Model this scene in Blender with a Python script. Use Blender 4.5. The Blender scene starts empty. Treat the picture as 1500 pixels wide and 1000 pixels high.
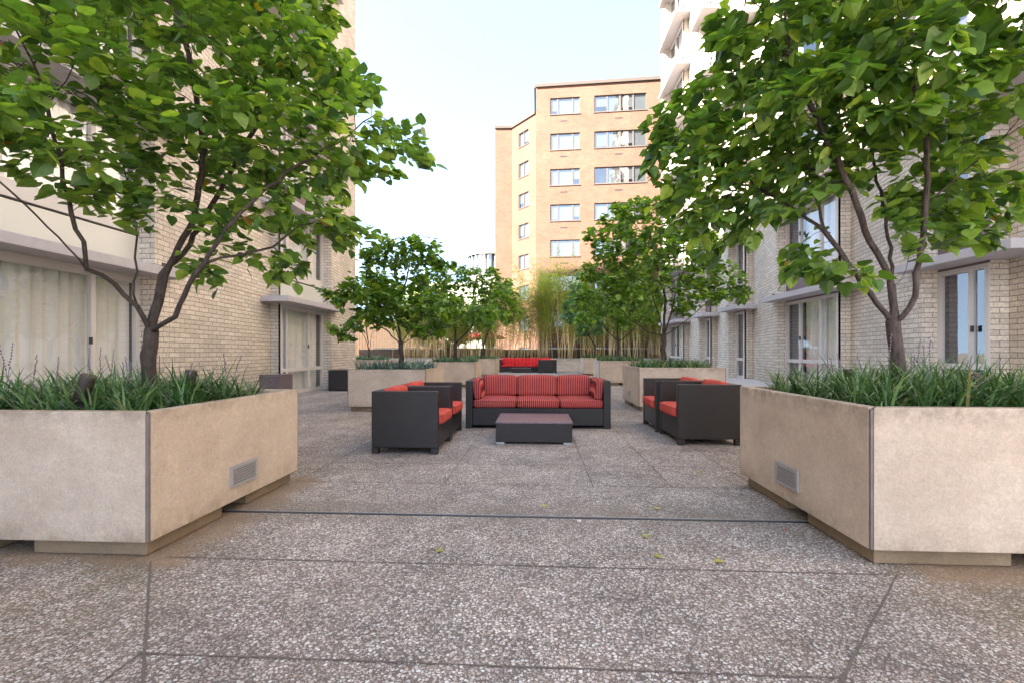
import bpy, bmesh, math, random
import numpy as np
from mathutils import Vector, Matrix
R = math.radians
random.seed(7); rng = np.random.default_rng(7)
sc = bpy.context.scene
col = sc.collection

# ------------------------------------------------------------------ camera, sky, sun, exposure
F = 687.0; H = 1.10; HY = 516.0; YAW = math.atan(37/F)
cd = bpy.data.cameras.new("camera"); cam = bpy.data.objects.new("camera", cd); col.objects.link(cam)
cd.sensor_width = 36; cd.lens = F/1500*36; cd.shift_y = (HY-500)/1500; cd.clip_start = .05; cd.clip_end = 1200
cam.location = (0, 0, H); cam.rotation_euler = (R(90), 0, YAW)
sc.camera = cam
SUN_EL = R(40); SUN_AZ = math.atan2(-.75, -.66)           # azimuth clockwise from +Y
w = bpy.data.worlds.new("World"); sc.world = w; w.use_nodes = True
nt = w.node_tree; nt.nodes.clear()
sky = nt.nodes.new('ShaderNodeTexSky'); sky.sky_type = 'NISHITA'; sky.sun_disc = False
sky.sun_elevation = SUN_EL; sky.sun_rotation = SUN_AZ % (2*math.pi)
sky.air_density = 1.0; sky.dust_density = .6; sky.ozone_density = 1.0
hs = nt.nodes.new('ShaderNodeHueSaturation'); hs.inputs['Saturation'].default_value = .95
gm = nt.nodes.new('ShaderNodeMix'); gm.data_type = 'RGBA'; gm.blend_type = 'MULTIPLY'; gm.inputs[0].default_value = 1
gm.inputs[7].default_value = (1.09, 1.0, .86, 1)
bg = nt.nodes.new('ShaderNodeBackground'); bg.inputs[1].default_value = .12
wo = nt.nodes.new('ShaderNodeOutputWorld')
tc = nt.nodes.new('ShaderNodeTexCoord'); va = nt.nodes.new('ShaderNodeVectorMath'); va.inputs[1].default_value = (0, 0, .3)   # clear sky, little horizon glow
vn = nt.nodes.new('ShaderNodeVectorMath'); vn.operation = 'NORMALIZE'
nt.links.new(tc.outputs['Generated'], va.inputs[0]); nt.links.new(va.outputs[0], vn.inputs[0]); nt.links.new(vn.outputs[0], sky.inputs[0])
nt.links.new(sky.outputs[0], hs.inputs['Color']); nt.links.new(hs.outputs[0], gm.inputs[6])
nt.links.new(gm.outputs[2], bg.inputs[0]); nt.links.new(bg.outputs[0], wo.inputs[0])
sd = bpy.data.lights.new("sun", 'SUN'); sd.energy = 5.0; sd.angle = R(.5); sd.color = (1, .93, .82)
so = bpy.data.objects.new("sun", sd); col.objects.link(so)
sv = Vector((math.sin(SUN_AZ)*math.cos(SUN_EL), math.cos(SUN_AZ)*math.cos(SUN_EL), math.sin(SUN_EL)))
so.rotation_euler = sv.to_track_quat('Z', 'Y').to_euler(); so.location = (-10, -10, 40)
sc.view_settings.view_transform = 'Standard'; sc.view_settings.look = 'None'
sc.view_settings.gamma = 1; sc.view_settings.exposure = 2.98
sc.cycles.max_bounces = 8; sc.cycles.diffuse_bounces = 4; sc.cycles.transparent_max_bounces = 16
sc.cycles.caustics_reflective = False; sc.cycles.caustics_refractive = False

# ------------------------------------------------------------------ helpers
def at(px, py, Z):
    """world point seen at photo pixel px,py at camera depth Z (used to measure positions)"""
    xc = (px-750)/F
    return Vector((Z*(xc*math.cos(YAW)-math.sin(YAW)), Z*(xc*math.sin(YAW)+math.cos(YAW)), H+(HY-py)*Z/F))

def tag(o, label=None, cat=None, group=None, kind=None):
    if label: o['label'] = label
    if cat: o['category'] = cat
    if group: o['group'] = group
    if kind: o['kind'] = kind
    return o
def empty(name, loc=(0, 0, 0), rz=0):
    o = bpy.data.objects.new(name, None); col.objects.link(o); o.location = loc; o.rotation_euler = (0, 0, rz)
    o.empty_display_size = .2
    return o
def copy_tree(o, parent=None):
    c = o.copy(); col.objects.link(c); c.parent = parent
    for ch in list(o.children): copy_tree(ch, c)
    return c

class MB:
    """collects quads / boxes / tubes with per-face uv in metres"""
    def __init__(s): s.v = []; s.f = []; s.uv = []; s.sm = []; s.tint = []
    def face(s, pts, uv=None, smooth=False, tint=0.5):
        n = len(s.v); s.v += [tuple(p) for p in pts]; s.f.append(tuple(range(n, n+len(pts))))
        s.uv += (uv if uv else [(0, 0)]*len(pts)); s.sm.append(smooth); s.tint.append(tint)
    def wall(s, a, b, z0, z1, u0=0, flip=False):
        """vertical quad from a to b (xy); outward normal to the right of a->b unless flip"""
        L = math.dist(a, b)
        P = [(a[0], a[1], z0), (b[0], b[1], z0), (b[0], b[1], z1), (a[0], a[1], z1)]
        U = [(u0, z0), (u0+L, z0), (u0+L, z1), (u0, z1)]
        if flip: P = P[::-1]; U = U[::-1]
        s.face(P, U)
    def box(s, x0, x1, y0, y1, z0, z1, M=None):
        c = [Vector(p) for p in ((x0,y0,z0),(x1,y0,z0),(x1,y1,z0),(x0,y1,z0),(x0,y0,z1),(x1,y0,z1),(x1,y1,z1),(x0,y1,z1))]
        if M: c = [M @ p for p in c]
        dx, dy, dz = x1-x0, y1-y0, z1-z0
        for idx, (a, b), (o1, o2) in (((0,3,2,1),(dy,dx),(x0,y0)), ((4,5,6,7),(dx,dy),(x0,y0)), ((0,1,5,4),(dx,dz),(x0,z0)),
                            ((1,2,6,5),(dy,dz),(y0,z0)), ((2,3,7,6),(dx,dz),(x0,z0)), ((3,0,4,7),(dy,dz),(y0,z0))):
            s.face([c[i] for i in idx], [(o1,o2),(o1+a,o2),(o1+a,o2+b),(o1,o2+b)])
    def tube(s, pts, rad, n=8, cap=True):
        pts = [Vector(p) for p in pts]
        if not hasattr(rad, '__len__'): rad = [rad]*len(pts)
        base = len(s.v); up = None; dist = 0
        for i, p in enumerate(pts):
            d = (pts[min(i+1, len(pts)-1)]-pts[max(i-1, 0)])
            d = d.normalized() if d.length > 1e-9 else Vector((0, 0, 1))
            if up is None:
                up = d.orthogonal().normalized()
            up = (up-d*up.dot(d)); up = up.normalized() if up.length > 1e-6 else d.orthogonal().normalized()
            w_ = d.cross(up)
            for k in range(n):
                a = 2*math.pi*k/n
                s.v.append(tuple(p+(up*math.cos(a)+w_*math.sin(a))*rad[i]))
        for i in range(len(pts)-1):
            for k in range(n):
                k2 = (k+1) % n
                s.f.append((base+i*n+k, base+i*n+k2, base+(i+1)*n+k2, base+(i+1)*n+k))
                s.uv += [(k/n, i*.1), ((k+1)/n, i*.1), ((k+1)/n, i*.1+.1), (k/n, i*.1+.1)]; s.sm.append(True); s.tint.append(.5)
        if cap:
            s.f.append(tuple(base+k for k in range(n))[::-1]); s.uv += [(0, 0)]*n; s.sm.append(False); s.tint.append(.5)
            q = base+(len(pts)-1)*n
            s.f.append(tuple(q+k for k in range(n))); s.uv += [(0, 0)]*n; s.sm.append(False); s.tint.append(.5)
    def build(s, name, mat, parent=None, bevel=0, seg=2, merge=False):
        me = bpy.data.meshes.new(name); me.from_pydata(s.v, [], s.f)
        uvl = me.uv_layers.new(name='UVMap'); uvl.data.foreach_set('uv', np.array(s.uv, dtype=np.float32).ravel())
        me.polygons.foreach_set('use_smooth', np.array(s.sm, dtype=bool))
        ta = me.attributes.new('tint', 'FLOAT', 'FACE'); ta.data.foreach_set('value', np.array(s.tint, dtype=np.float32))
        me.materials.append(mat); me.update()
        o = bpy.data.objects.new(name, me); col.objects.link(o)
        if parent: o.parent = parent
        if bevel or merge:
            bm = bmesh.new(); bm.from_mesh(me); bmesh.ops.remove_doubles(bm, verts=bm.verts, dist=1e-5)
            if bevel:
                bmesh.ops.bevel(bm, geom=[e for e in bm.edges if len(e.link_faces) == 2 and e.calc_face_angle(0) > .5], offset=bevel, segments=seg, profile=.6, affect='EDGES')
            bm.to_mesh(me); bm.free()
        return o

# ------------------------------------------------------------------ materials
def mat(name):
    m = bpy.data.materials.new(name); m.use_nodes = True
    n = m.node_tree; b = n.nodes['Principled BSDF']
    return m, n, b
def N(n, t, **kw):
    x = n.nodes.new(t)
    for k, v in kw.items():
        if k in x.inputs.keys() if hasattr(x.inputs, 'keys') else False: x.inputs[k].default_value = v
        else: setattr(x, k, v)
    return x
def ramp(n, stops, src=None, interp='LINEAR'):
    r = n.nodes.new('ShaderNodeValToRGB'); r.color_ramp.interpolation = interp
    e = r.color_ramp.elements
    while len(e) < len(stops): e.new(.5)
    for i, (p, c) in enumerate(stops):
        e[i].position = p; e[i].color = (c, c, c, 1) if isinstance(c, (int, float)) else (*c, 1)
    if src: n.links.new(src, r.inputs[0])
    return r.outputs[0]
def noise(n, vec, scale, detail=4, rough=.55, out=0):
    t = n.nodes.new('ShaderNodeTexNoise'); t.inputs['Scale'].default_value = scale; t.inputs['Detail'].default_value = detail
    t.inputs['Roughness'].default_value = rough
    if vec: n.links.new(vec, t.inputs['Vector'])
    return t.outputs[out]
def mixc(n, fac, a, b, mode='MIX'):
    x = n.nodes.new('ShaderNodeMix'); x.data_type = 'RGBA'; x.blend_type = mode; x.clamp_factor = True
    for s, v in ((0, fac), (6, a), (7, b)):
        if isinstance(v, (int, float)): x.inputs[s].default_value = v if s == 0 else (v, v, v, 1)
        elif isinstance(v, tuple): x.inputs[s].default_value = (*v, 1)
        else: n.links.new(v, x.inputs[s])
    return x.outputs[2]
def mth(n, op, a, b=None, c=None, clamp=False):
    x = n.nodes.new('ShaderNodeMath'); x.operation = op; x.use_clamp = clamp
    for i, v in enumerate((a, b, c)):
        if v is None: continue
        if isinstance(v, (int, float)): x.inputs[i].default_value = v
        else: n.links.new(v, x.inputs[i])
    return x.outputs[0]
def bump(n, b, h, strength=.3, dist=.01):
    x = n.nodes.new('ShaderNodeBump'); x.inputs['Strength'].default_value = strength; x.inputs['Distance'].default_value = dist
    n.links.new(h, x.inputs['Height']); n.links.new(x.outputs[0], b.inputs['Normal'])
def coord(n, which='Object'):
    return n.nodes.new('ShaderNodeTexCoord').outputs[which]
def simple(name, c, rough=.6, metal=0, nz=0, sc_=8, spec=None):
    m, n, b = mat(name); b.inputs['Roughness'].default_value = rough; b.inputs['Metallic'].default_value = metal
    if spec is not None: b.inputs['Specular IOR Level'].default_value = spec
    if nz:
        f = noise(n, coord(n), sc_)
        o = mixc(n, f, tuple(x*(1-nz) for x in c), tuple(min(1, x*(1+nz)) for x in c)); n.links.new(o, b.inputs['Base Color'])
    else: b.inputs['Base Color'].default_value = (*c, 1)
    return m

def brick_mat(name, c1, c2, cm, bw=.29, rh=.085, mortar=.012, dark=.35, off=.5):
    m, n, b = mat(name)
    uv = coord(n, 'UV')
    t = n.nodes.new('ShaderNodeTexBrick'); t.inputs['Scale'].default_value = 1; t.inputs['Brick Width'].default_value = bw
    t.inputs['Row Height'].default_value = rh; t.inputs['Mortar Size'].default_value = mortar/2; t.inputs['Mortar Smooth'].default_value = .25
    t.inputs['Bias'].default_value = -.1; t.offset = off
    t.inputs['Color1'].default_value = (*c1, 1); t.inputs['Color2'].default_value = (*c2, 1); t.inputs['Mortar'].default_value = (*cm, 1)
    jit = n.nodes.new('ShaderNodeTexNoise'); jit.inputs['Scale'].default_value = 9; n.links.new(uv, jit.inputs['Vector'])
    va = n.nodes.new('ShaderNodeVectorMath'); va.operation = 'SCALE'; va.inputs['Scale'].default_value = .008
    n.links.new(jit.outputs['Color'], va.inputs[0])
    vb = n.nodes.new('ShaderNodeVectorMath'); n.links.new(uv, vb.inputs[0]); n.links.new(va.outputs[0], vb.inputs[1])
    n.links.new(vb.outputs[0], t.inputs['Vector'])
    big = ramp(n, [(.3, .82), (.7, 1.08)], noise(n, uv, .7, 5))
    c = mixc(n, 1, t.outputs['Color'], big, 'MULTIPLY')
    sm = ramp(n, [(.35, .8), (.65, 1.1)], noise(n, uv, 22, 3))
    c = mixc(n, 1, c, sm, 'MULTIPLY')
    # soot streaks with their own shape
    st = ramp(n, [(.6, 0), (.8, dark)], noise(n, uv, 3.1, 8, .75))
    c = mixc(n, st, c, tuple(x*.35 for x in c1))
    n.links.new(c, b.inputs['Base Color']); b.inputs['Roughness'].default_value = .8
    h = mth(n, 'SUBTRACT', 1.0, t.outputs['Fac'])
    h2 = mth(n, 'ADD', h, mth(n, 'MULTIPLY', noise(n, uv, 60, 3), .35))
    bump(n, b, h2, .7, .006)
    return m

M = {}
M['brick'] = brick_mat('cream_brick', (.76, .67, .56), (.60, .52, .43), (.27, .22, .185), mortar=.013, dark=.3)
M['brick_red'] = brick_mat('red_brick', (.18, .076, .045), (.125, .05, .031), (.20, .148, .104), bw=.24, rh=.08, mortar=.016, dark=.15)
M['brick_brown'] = brick_mat('brown_brick', (.16, .11, .085), (.11, .075, .06), (.2, .17, .15))
M['soffit'] = simple('canopy_concrete', (.46, .43, .44), .7, nz=.15)
M['band'] = simple('coping_strip', (.42, .34, .27), .7, nz=.1)
M['frame'] = simple('window_frame_aluminium', (.62, .575, .54), .45, 0, nz=.06)
M['spandrel_light'] = simple('pale_panel', (.62, .60, .54), .25, nz=.08, sc_=1.2)
M['spandrel_mauve'] = simple('mauve_panel', (.17, .12, .125), .5, nz=.08, sc_=1.5)
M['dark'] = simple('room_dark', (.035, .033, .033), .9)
M['blind'] = simple('blind_slate', (.10, .10, .125), .7, nz=.1)
M['metal'] = simple('brushed_metal', (.42, .40, .39), .5, .25, nz=.2, sc_=30)
M['steel_dark'] = simple('dark_steel', (.05, .05, .055), .5, .3)
M['rust'] = simple('rusty_corner', (.20, .16, .145), .7, nz=.6, sc_=9)
M['soil'] = simple('soil', (.05, .035, .025), .95, nz=.4, sc_=30)
M['roof'] = simple('roof_gravel', (.3, .29, .27), .9, nz=.1)
M['stone'] = simple('pale_stone', (.50, .47, .43), .8, nz=.08)
M['wood_fence'] = simple('fence_wood', (.095, .055, .03), .8, nz=.3, sc_=4)
M['red_canvas'] = simple('red_canvas', (.55, .03, .035), .7, nz=.1)
M['hood'] = simple('lamp_hood', (.055, .04, .035), .45, .2)

def glass_mat(name, tint, refl=.12, thru=.9):
    m = bpy.data.materials.new(name); m.use_nodes = True; n = m.node_tree; n.nodes.clear()
    out = n.nodes.new('ShaderNodeOutputMaterial')
    tr = n.nodes.new('ShaderNodeBsdfTransparent'); tr.inputs[0].default_value = (*[x*thru for x in tint], 1)
    gl = n.nodes.new('ShaderNodeBsdfGlossy'); gl.inputs['Roughness'].default_value = .01; gl.inputs['Color'].default_value = (.95, .97, 1, 1)
    fr = n.nodes.new('ShaderNodeLayerWeight'); fr.inputs[0].default_value = .5
    # slightly wavy panes
    geo = coord(n)
    nz = noise(n, geo, 1.3, 2)
    bp = n.nodes.new('ShaderNodeBump'); bp.inputs['Strength'].default_value = .12; bp.inputs['Distance'].default_value = .03
    n.links.new(nz, bp.inputs['Height']); n.links.new(bp.outputs[0], gl.inputs['Normal'])
    f = mth(n, 'ADD', mth(n, 'MULTIPLY', mth(n, 'POWER', fr.outputs[1], 4.0), .85), refl, clamp=True)
    mx = n.nodes.new('ShaderNodeMixShader'); n.links.new(f, mx.inputs[0]); n.links.new(tr.outputs[0], mx.inputs[1]); n.links.new(gl.outputs[0], mx.inputs[2])
    n.links.new(mx.outputs[0], out.inputs[0])
    return m
M['glass'] = glass_mat('window_glass', (.98, .98, .97), .17, .97)
M['glass_far'] = glass_mat('window_glass_far', (.75, .8, .85), .22, .6)

# curtains
m, n, b = mat('curtain_cloth'); M['curtain'] = m
c = mixc(n, noise(n, coord(n), 2.5), (.90, .88, .84), (.94, .93, .90)); n.links.new(c, b.inputs['Base Color']); b.inputs['Roughness'].default_value = .9
m, n, b = mat('far_blind'); M['far_blind'] = m
c = mixc(n, noise(n, coord(n), .8), (.34, .33, .31), (.62, .61, .58)); n.links.new(c, b.inputs['Base Color'])

# cast concrete of the planters
def concrete(name, ca, cb_):
    m, n, b = mat(name); o = coord(n)
    c = mixc(n, ramp(n, [(.36, 0), (.62, 1)], noise(n, o, 2.2, 7, .7)), ca, cb_)
    c = mixc(n, 1, c, ramp(n, [(.3, .80), (.7, 1.10)], noise(n, o, 9, 7, .75)), 'MULTIPLY')
    c = mixc(n, ramp(n, [(.42, 0), (.72, .5)], noise(n, o, 75, 5, .8)), c, tuple(x*.42 for x in ca))
    # soft horizontal casting streaks
    mp = n.nodes.new('ShaderNodeMapping'); mp.inputs['Scale'].default_value = (1.6, 1.6, 3.2); n.links.new(o, mp.inputs[0])
    c = mixc(n, ramp(n, [(.47, 0), (.70, .25)], noise(n, mp.outputs[0], 2, 6, .6)), c, (.36, .25, .17))
    c = mixc(n, ramp(n, [(.55, 0), (.70, .3)], noise(n, o, 3.3, 8, .75)), c, (.30, .22, .16))
    v = n.nodes.new('ShaderNodeTexVoronoi'); v.inputs['Scale'].default_value = 26; n.links.new(o, v.inputs['Vector'])
    pit = ramp(n, [(0, 1), (.13, 0)], v.outputs['Distance'])
    pick = ramp(n, [(.80, 0), (.82, 1)], v.outputs['Color'])
    pit = mth(n, 'MULTIPLY', pit, pick)
    c = mixc(n, pit, c, (.09, .07, .055))
    # grime along the lower and upper rim
    sp = n.nodes.new('ShaderNodeSeparateXYZ'); n.links.new(o, sp.inputs[0])
    top = ramp(n, [(.70, 0), (.79, .5)], sp.outputs[2]); 
    g = mth(n, 'MULTIPLY', top, ramp(n, [(.4, 0), (.62, 1)], noise(n, o, 11, 6, .7)))
    c = mixc(n, g, c, (.17, .125, .085))
    low = ramp(n, [(.09, .6), (.22, 0)], sp.outputs[2])
    g = mth(n, 'MULTIPLY', low, ramp(n, [(.4, 0), (.65, 1)], noise(n, o, 6, 6, .7)))
    c = mixc(n, g, c, (.20, .145, .08))
    n.links.new(c, b.inputs['Base Color']); b.inputs['Roughness'].default_value = .85
    h = mth(n, 'SUBTRACT', mth(n, 'ADD', noise(n, o, 90, 5, .7), mth(n, 'MULTIPLY', noise(n, o, 14, 4), .6)), mth(n, 'MULTIPLY', pit, 1.5))
    bump(n, b, h, .5, .006)
    return m
M['concrete'] = concrete('cast_concrete', (.72, .58, .455), (.59, .465, .36))
M['foot'] = concrete('stained_block', (.34, .25, .16), (.20, .14, .085))

# exposed aggregate paving
m, n, b = mat('exposed_aggregate'); M['paving'] = m
o = coord(n)
wp = n.nodes.new('ShaderNodeVectorMath'); wp.operation = 'SCALE'; wp.inputs['Scale'].default_value = .02
nn = n.nodes.new('ShaderNodeTexNoise'); nn.inputs['Scale'].default_value = 30; n.links.new(o, nn.inputs[0]); n.links.new(nn.outputs['Color'], wp.inputs[0])
ad = n.nodes.new('ShaderNodeVectorMath'); n.links.new(o, ad.inputs[0]); n.links.new(wp.outputs[0], ad.inputs[1])
v = n.nodes.new('ShaderNodeTexVoronoi'); v.inputs['Scale'].default_value = 68; v.inputs['Randomness'].default_value = 1; n.links.new(ad.outputs[0], v.inputs['Vector'])
ve = n.nodes.new('ShaderNodeTexVoronoi'); ve.feature = 'DISTANCE_TO_EDGE'; ve.inputs['Scale'].default_value = 68; n.links.new(ad.outputs[0], ve.inputs['Vector'])
sepc = n.nodes.new('ShaderNodeSeparateColor'); n.links.new(v.outputs['Color'], sepc.inputs[0])
peb = ramp(n, [(0, (.30, .225, .195)), (.2, (.55, .44, .39)), (.45, (.76, .66, .60)), (.62, (.88, .80, .74)), (.80, (.60, .45, .34)), (.86, (.92, .87, .82)), (1, (.95, .92, .89))], sepc.outputs[0])
edge = ramp(n, [(.03, 0), (.15, 1)], ve.outputs['Distance'])
gone = ramp(n, [(.08, .15), (.2, 1)], sepc.outputs[1])                       # cells with no stone showing
rnd = mth(n, 'SUBTRACT', v.outputs['Distance'], mth(n, 'MULTIPLY', sepc.outputs[2], .16))
edge = mth(n, 'MULTIPLY', edge, ramp(n, [(.34, 1), (.46, 0)], rnd))
edge = mth(n, 'MULTIPLY', edge, gone)
matrix = mixc(n, noise(n, o, 3, 5), (.12, .093, .08), (.26, .21, .18))
v2 = n.nodes.new('ShaderNodeTexVoronoi'); v2.inputs['Scale'].default_value = 150; n.links.new(ad.outputs[0], v2.inputs['Vector'])
s2 = n.nodes.new('ShaderNodeSeparateColor'); n.links.new(v2.outputs['Color'], s2.inputs[0])
chips = mth(n, 'MULTIPLY', ramp(n, [(.36, 1), (.50, 0)], v2.outputs['Distance']), ramp(n, [(.30, 0), (.36, 1)], s2.outputs[1]))
matrix = mixc(n, chips, matrix, ramp(n, [(0, (.30, .23, .19)), (.5, (.58, .50, .44)), (1, (.84, .78, .72))], s2.outputs[0]))
c = mixc(n, edge, matrix, peb)
big = ramp(n, [(.28, .58), (.5, .92), (.72, 1.15)], noise(n, o, .9, 7, .68)); c = mixc(n, 1, c, big, 'MULTIPLY')
br = ramp(n, [(.52, 0), (.66, .55)], noise(n, o, 1.7, 6, .7)); c = mixc(n, br, c, mixc(n, .5, c, (.22, .15, .10)))
mid = ramp(n, [(.3, .78), (.6, 1.05)], noise(n, o, 5, 5, .6)); c = mixc(n, 1, c, mid, 'MULTIPLY')
sp = n.nodes.new('ShaderNodeSeparateXYZ'); n.links.new(o, sp.inputs[0])
ax = mth(n, 'ABSOLUTE', sp.outputs[0])
side = ramp(n, [(.38, 0), (.62, 1)], mth(n, 'MULTIPLY', ax, .3))
yfar = ramp(n, [(.0, 1), (1, 0)], mth(n, 'MULTIPLY', mth(n, 'SUBTRACT', sp.outputs[1], 3.6), .6))
moss = mth(n, 'MULTIPLY', mth(n, 'MULTIPLY', side, yfar), ramp(n, [(.36, 0), (.58, 1)], noise(n, o, 2.6, 7, .7)))
c = mixc(n, mth(n, 'MULTIPLY', moss, .5), c, mixc(n, noise(n, o, 1.4), (.15, .10, .055), (.10, .10, .045)))
# dirt washed out from under the two front planters
dx = mth(n, 'MAXIMUM', mth(n, 'SUBTRACT', mth(n, 'ABSOLUTE', mth(n, 'SUBTRACT', ax, 2.8)), .85), 0.0)
dy = mth(n, 'MAXIMUM', mth(n, 'SUBTRACT', mth(n, 'ABSOLUTE', mth(n, 'SUBTRACT', sp.outputs[1], 3.2)), .80), 0.0)
dd_ = mth(n, 'SQRT', mth(n, 'ADD', mth(n, 'MULTIPLY', dx, dx), mth(n, 'MULTIPLY', dy, dy)))
dd_ = mth(n, 'ADD', dd_, mth(n, 'MULTIPLY', mth(n, 'SUBTRACT', noise(n, o, 4, 6, .65), .5), .55))
c = mixc(n, ramp(n, [(.01, .7), (.13, 0)], dd_), c, mixc(n, noise(n, o, 9, 4), (.26, .16, .085), (.36, .25, .155)))
# wet brown run-off along the metal joint
dj = ramp(n, [(0, 1), (.35, 0)], mth(n, 'ABSOLUTE', mth(n, 'SUBTRACT', sp.outputs[1], 3.22)))
dj = mth(n, 'MULTIPLY', dj, ramp(n, [(.35, .15), (.6, .75)], noise(n, o, 2.2, 6, .65)))
c = mixc(n, dj, c, (.19, .155, .12))
n.links.new(c, b.inputs['Base Color'])
rr = ramp(n, [(0, .85), (1, .5)], edge); n.links.new(rr, b.inputs['Roughness'])
bump(n, b, mth(n, 'ADD', mth(n, 'MULTIPLY', edge, 1.0), mth(n, 'MULTIPLY', noise(n, o, 160, 2), .3)), .8, .006)
M['joint'] = simple('joint_dirt', (.14, .11, .09), .95, nz=.4, sc_=20)
M['terrace'] = simple('pale_terrace_concrete', (.52, .47, .44), .85, nz=.14, sc_=3)
M['earth'] = simple('earth', (.16, .14, .11), .95, nz=.2, sc_=.5)

# wicker
m, n, b = mat('dark_wicker'); M['wicker'] = m
uv = coord(n, 'UV')
t = n.nodes.new('ShaderNodeTexBrick'); t.inputs['Scale'].default_value = 1; t.inputs['Brick Width'].default_value = .03; t.inputs['Row Height'].default_value = .009
t.inputs['Mortar Size'].default_value = .0016; t.inputs['Mortar Smooth'].default_value = .6
t.inputs['Color1'].default_value = (.028, .021, .019, 1); t.inputs['Color2'].default_value = (.020, .015, .014, 1); t.inputs['Mortar'].default_value = (.012, .009, .009, 1)
n.links.new(uv, t.inputs['Vector'])
c = mixc(n, ramp(n, [(.55, 0), (.75, .3)], noise(n, coord(n), 5, 6, .7)), t.outputs['Color'], (.05, .042, .038))
n.links.new(c, b.inputs['Base Color']); b.inputs['Roughness'].default_value = .42
bump(n, b, mth(n, 'SUBTRACT', 1, t.outputs['Fac']), .5, .002)

# striped cushions (stripes follow the object's own x axis)
def cushion_mat(name, pitch, base, line, dark_, wline=.3):
    m, n, b = mat(name); o = coord(n)
    s = n.nodes.new('ShaderNodeSeparateXYZ'); n.links.new(o, s.inputs[0])
    f = mth(n, 'FRACT', mth(n, 'ADD', mth(n, 'MULTIPLY', s.outputs[0], 1/pitch), 50.0))
    l = ramp(n, [(0, 0), (.04, 1), (wline, 1), (wline+.06, 0), (.62, 0), (.68, .5), (.92, .5), (1, 0)], f)
    lm = ramp(n, [(0, 0), (.04, 1), (wline, 1), (wline+.06, 0), (1, 0)], f)
    dm = ramp(n, [(.55, 0), (.62, 1), (.92, 1), (1, 0)], f)
    c = mixc(n, dm, base, dark_); c = mixc(n, lm, c, line)
    c = mixc(n, 1, c, ramp(n, [(.3, .85), (.7, 1.08)], noise(n, o, 6, 5)), 'MULTIPLY')
    n.links.new(c, b.inputs['Base Color']); b.inputs['Roughness'].default_value = .75
    b.inputs['Specular IOR Level'].default_value = .25
    bump(n, b, mth(n, 'ADD', mth(n, 'MULTIPLY', noise(n, o, 7, 3), 1.6), mth(n, 'MULTIPLY', noise(n, o, 400, 2), .1)), .35, .02)
    return m
M['stripe'] = cushion_mat('striped_cushion', .0285, (.40, .020, .025), (.58, .17, .13), (.13, .009, .014))
M['plain_red'] = cushion_mat('orange_red_cushion', .085, (.62, .085, .06), (.72, .17, .11), (.48, .05, .04), .15)
M['far_red'] = cushion_mat('bright_red_cushion', .2, (.62, .03, .035), (.64, .05, .05), (.55, .02, .025), .1)

# bark and leaves
def bark(name, a, b_):
    m, n, b = mat(name); o = coord(n)
    mp = n.nodes.new('ShaderNodeMapping'); mp.inputs['Scale'].default_value = (1, 1, .35); n.links.new(o, mp.inputs[0])
    f = noise(n, mp.outputs[0], 38, 6, .7)
    c = mixc(n, ramp(n, [(.35, 0), (.65, 1)], f), a, b_)
    c = mixc(n, ramp(n, [(.55, 0), (.7, .6)], noise(n, o, 7, 4)), c, (.11, .085, .065))
    n.links.new(c, b.inputs['Base Color']); b.inputs['Roughness'].default_value = .85; bump(n, b, f, .8, .012)
    return m
M['bark'] = bark('redbud_bark', (.032, .021, .017), (.085, .06, .048))
M['bark2'] = bark('smooth_bark', (.045, .03, .028), (.13, .09, .08))
def leaf_mat(name, cols, trans=.35, rough=.38):
    m = bpy.data.materials.new(name); m.use_nodes = True; n = m.node_tree; b = n.nodes['Principled BSDF']; out = n.nodes['Material Output']
    at_ = n.nodes.new('ShaderNodeAttribute'); at_.attribute_name = 'tint'
    c = ramp(n, cols, at_.outputs['Fac'])
    c = mixc(n, 1, c, ramp(n, [(.3, .8), (.7, 1.15)], noise(n, coord(n), 25, 3)), 'MULTIPLY')
    n.links.new(c, b.inputs['Base Color']); b.inputs['Roughness'].default_value = rough
    tl = n.nodes.new('ShaderNodeBsdfTranslucent')
    tc = mixc(n, 1, c, (1.5, 1.75, .5), 'MULTIPLY'); n.links.new(tc, tl.inputs[0])
    mx = n.nodes.new('ShaderNodeMixShader'); mx.inputs[0].default_value = trans
    n.links.new(b.outputs[0], mx.inputs[1]); n.links.new(tl.outputs[0], mx.inputs[2]); n.links.new(mx.outputs[0], out.inputs[0])
    return m
M['leaf'] = leaf_mat('redbud_leaf', [(0, (.055, .11, .04)), (.4, (.13, .23, .05)), (.75, (.27, .39, .075)), (.955, (.42, .50, .08)), (.97, (.5, .34, .04)), (1, (.5, .26, .04))], .42)
M['leaf_small'] = leaf_mat('small_tree_leaf', [(0, (.06, .12, .03)), (.5, (.15, .26, .04)), (.85, (.28, .40, .05)), (1, (.30, .28, .05))], .42)
M['leaf_blue'] = leaf_mat('blue_green_leaf', [(0, (.07, .15, .08)), (1, (.20, .33, .17))])
M['leaf_far'] = leaf_mat('sunny_leaf', [(0, (.035, .065, .015)), (1, (.10, .14, .03))])
M['bamboo_leaf'] = leaf_mat('bamboo_leaf', [(0, (.22, .31, .09)), (.5, (.42, .45, .15)), (1, (.66, .50, .26))], .5)
M['culm'] = simple('bamboo_culm', (.80, .62, .34), .5, nz=.25, sc_=1.5)
M['grass'] = leaf_mat('strap_leaf', [(0, (.042, .10, .035)), (.6, (.10, .20, .065)), (.93, (.24, .35, .14)), (1, (.35, .28, .12))], .15, .3)
M['grass_blue'] = leaf_mat('bluish_strap_leaf', [(0, (.07, .13, .10)), (.6, (.15, .24, .19)), (1, (.30, .40, .33))], .1, .3)
M['flower'] = simple('lavender_flower', (.22, .17, .22), .8)

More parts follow.
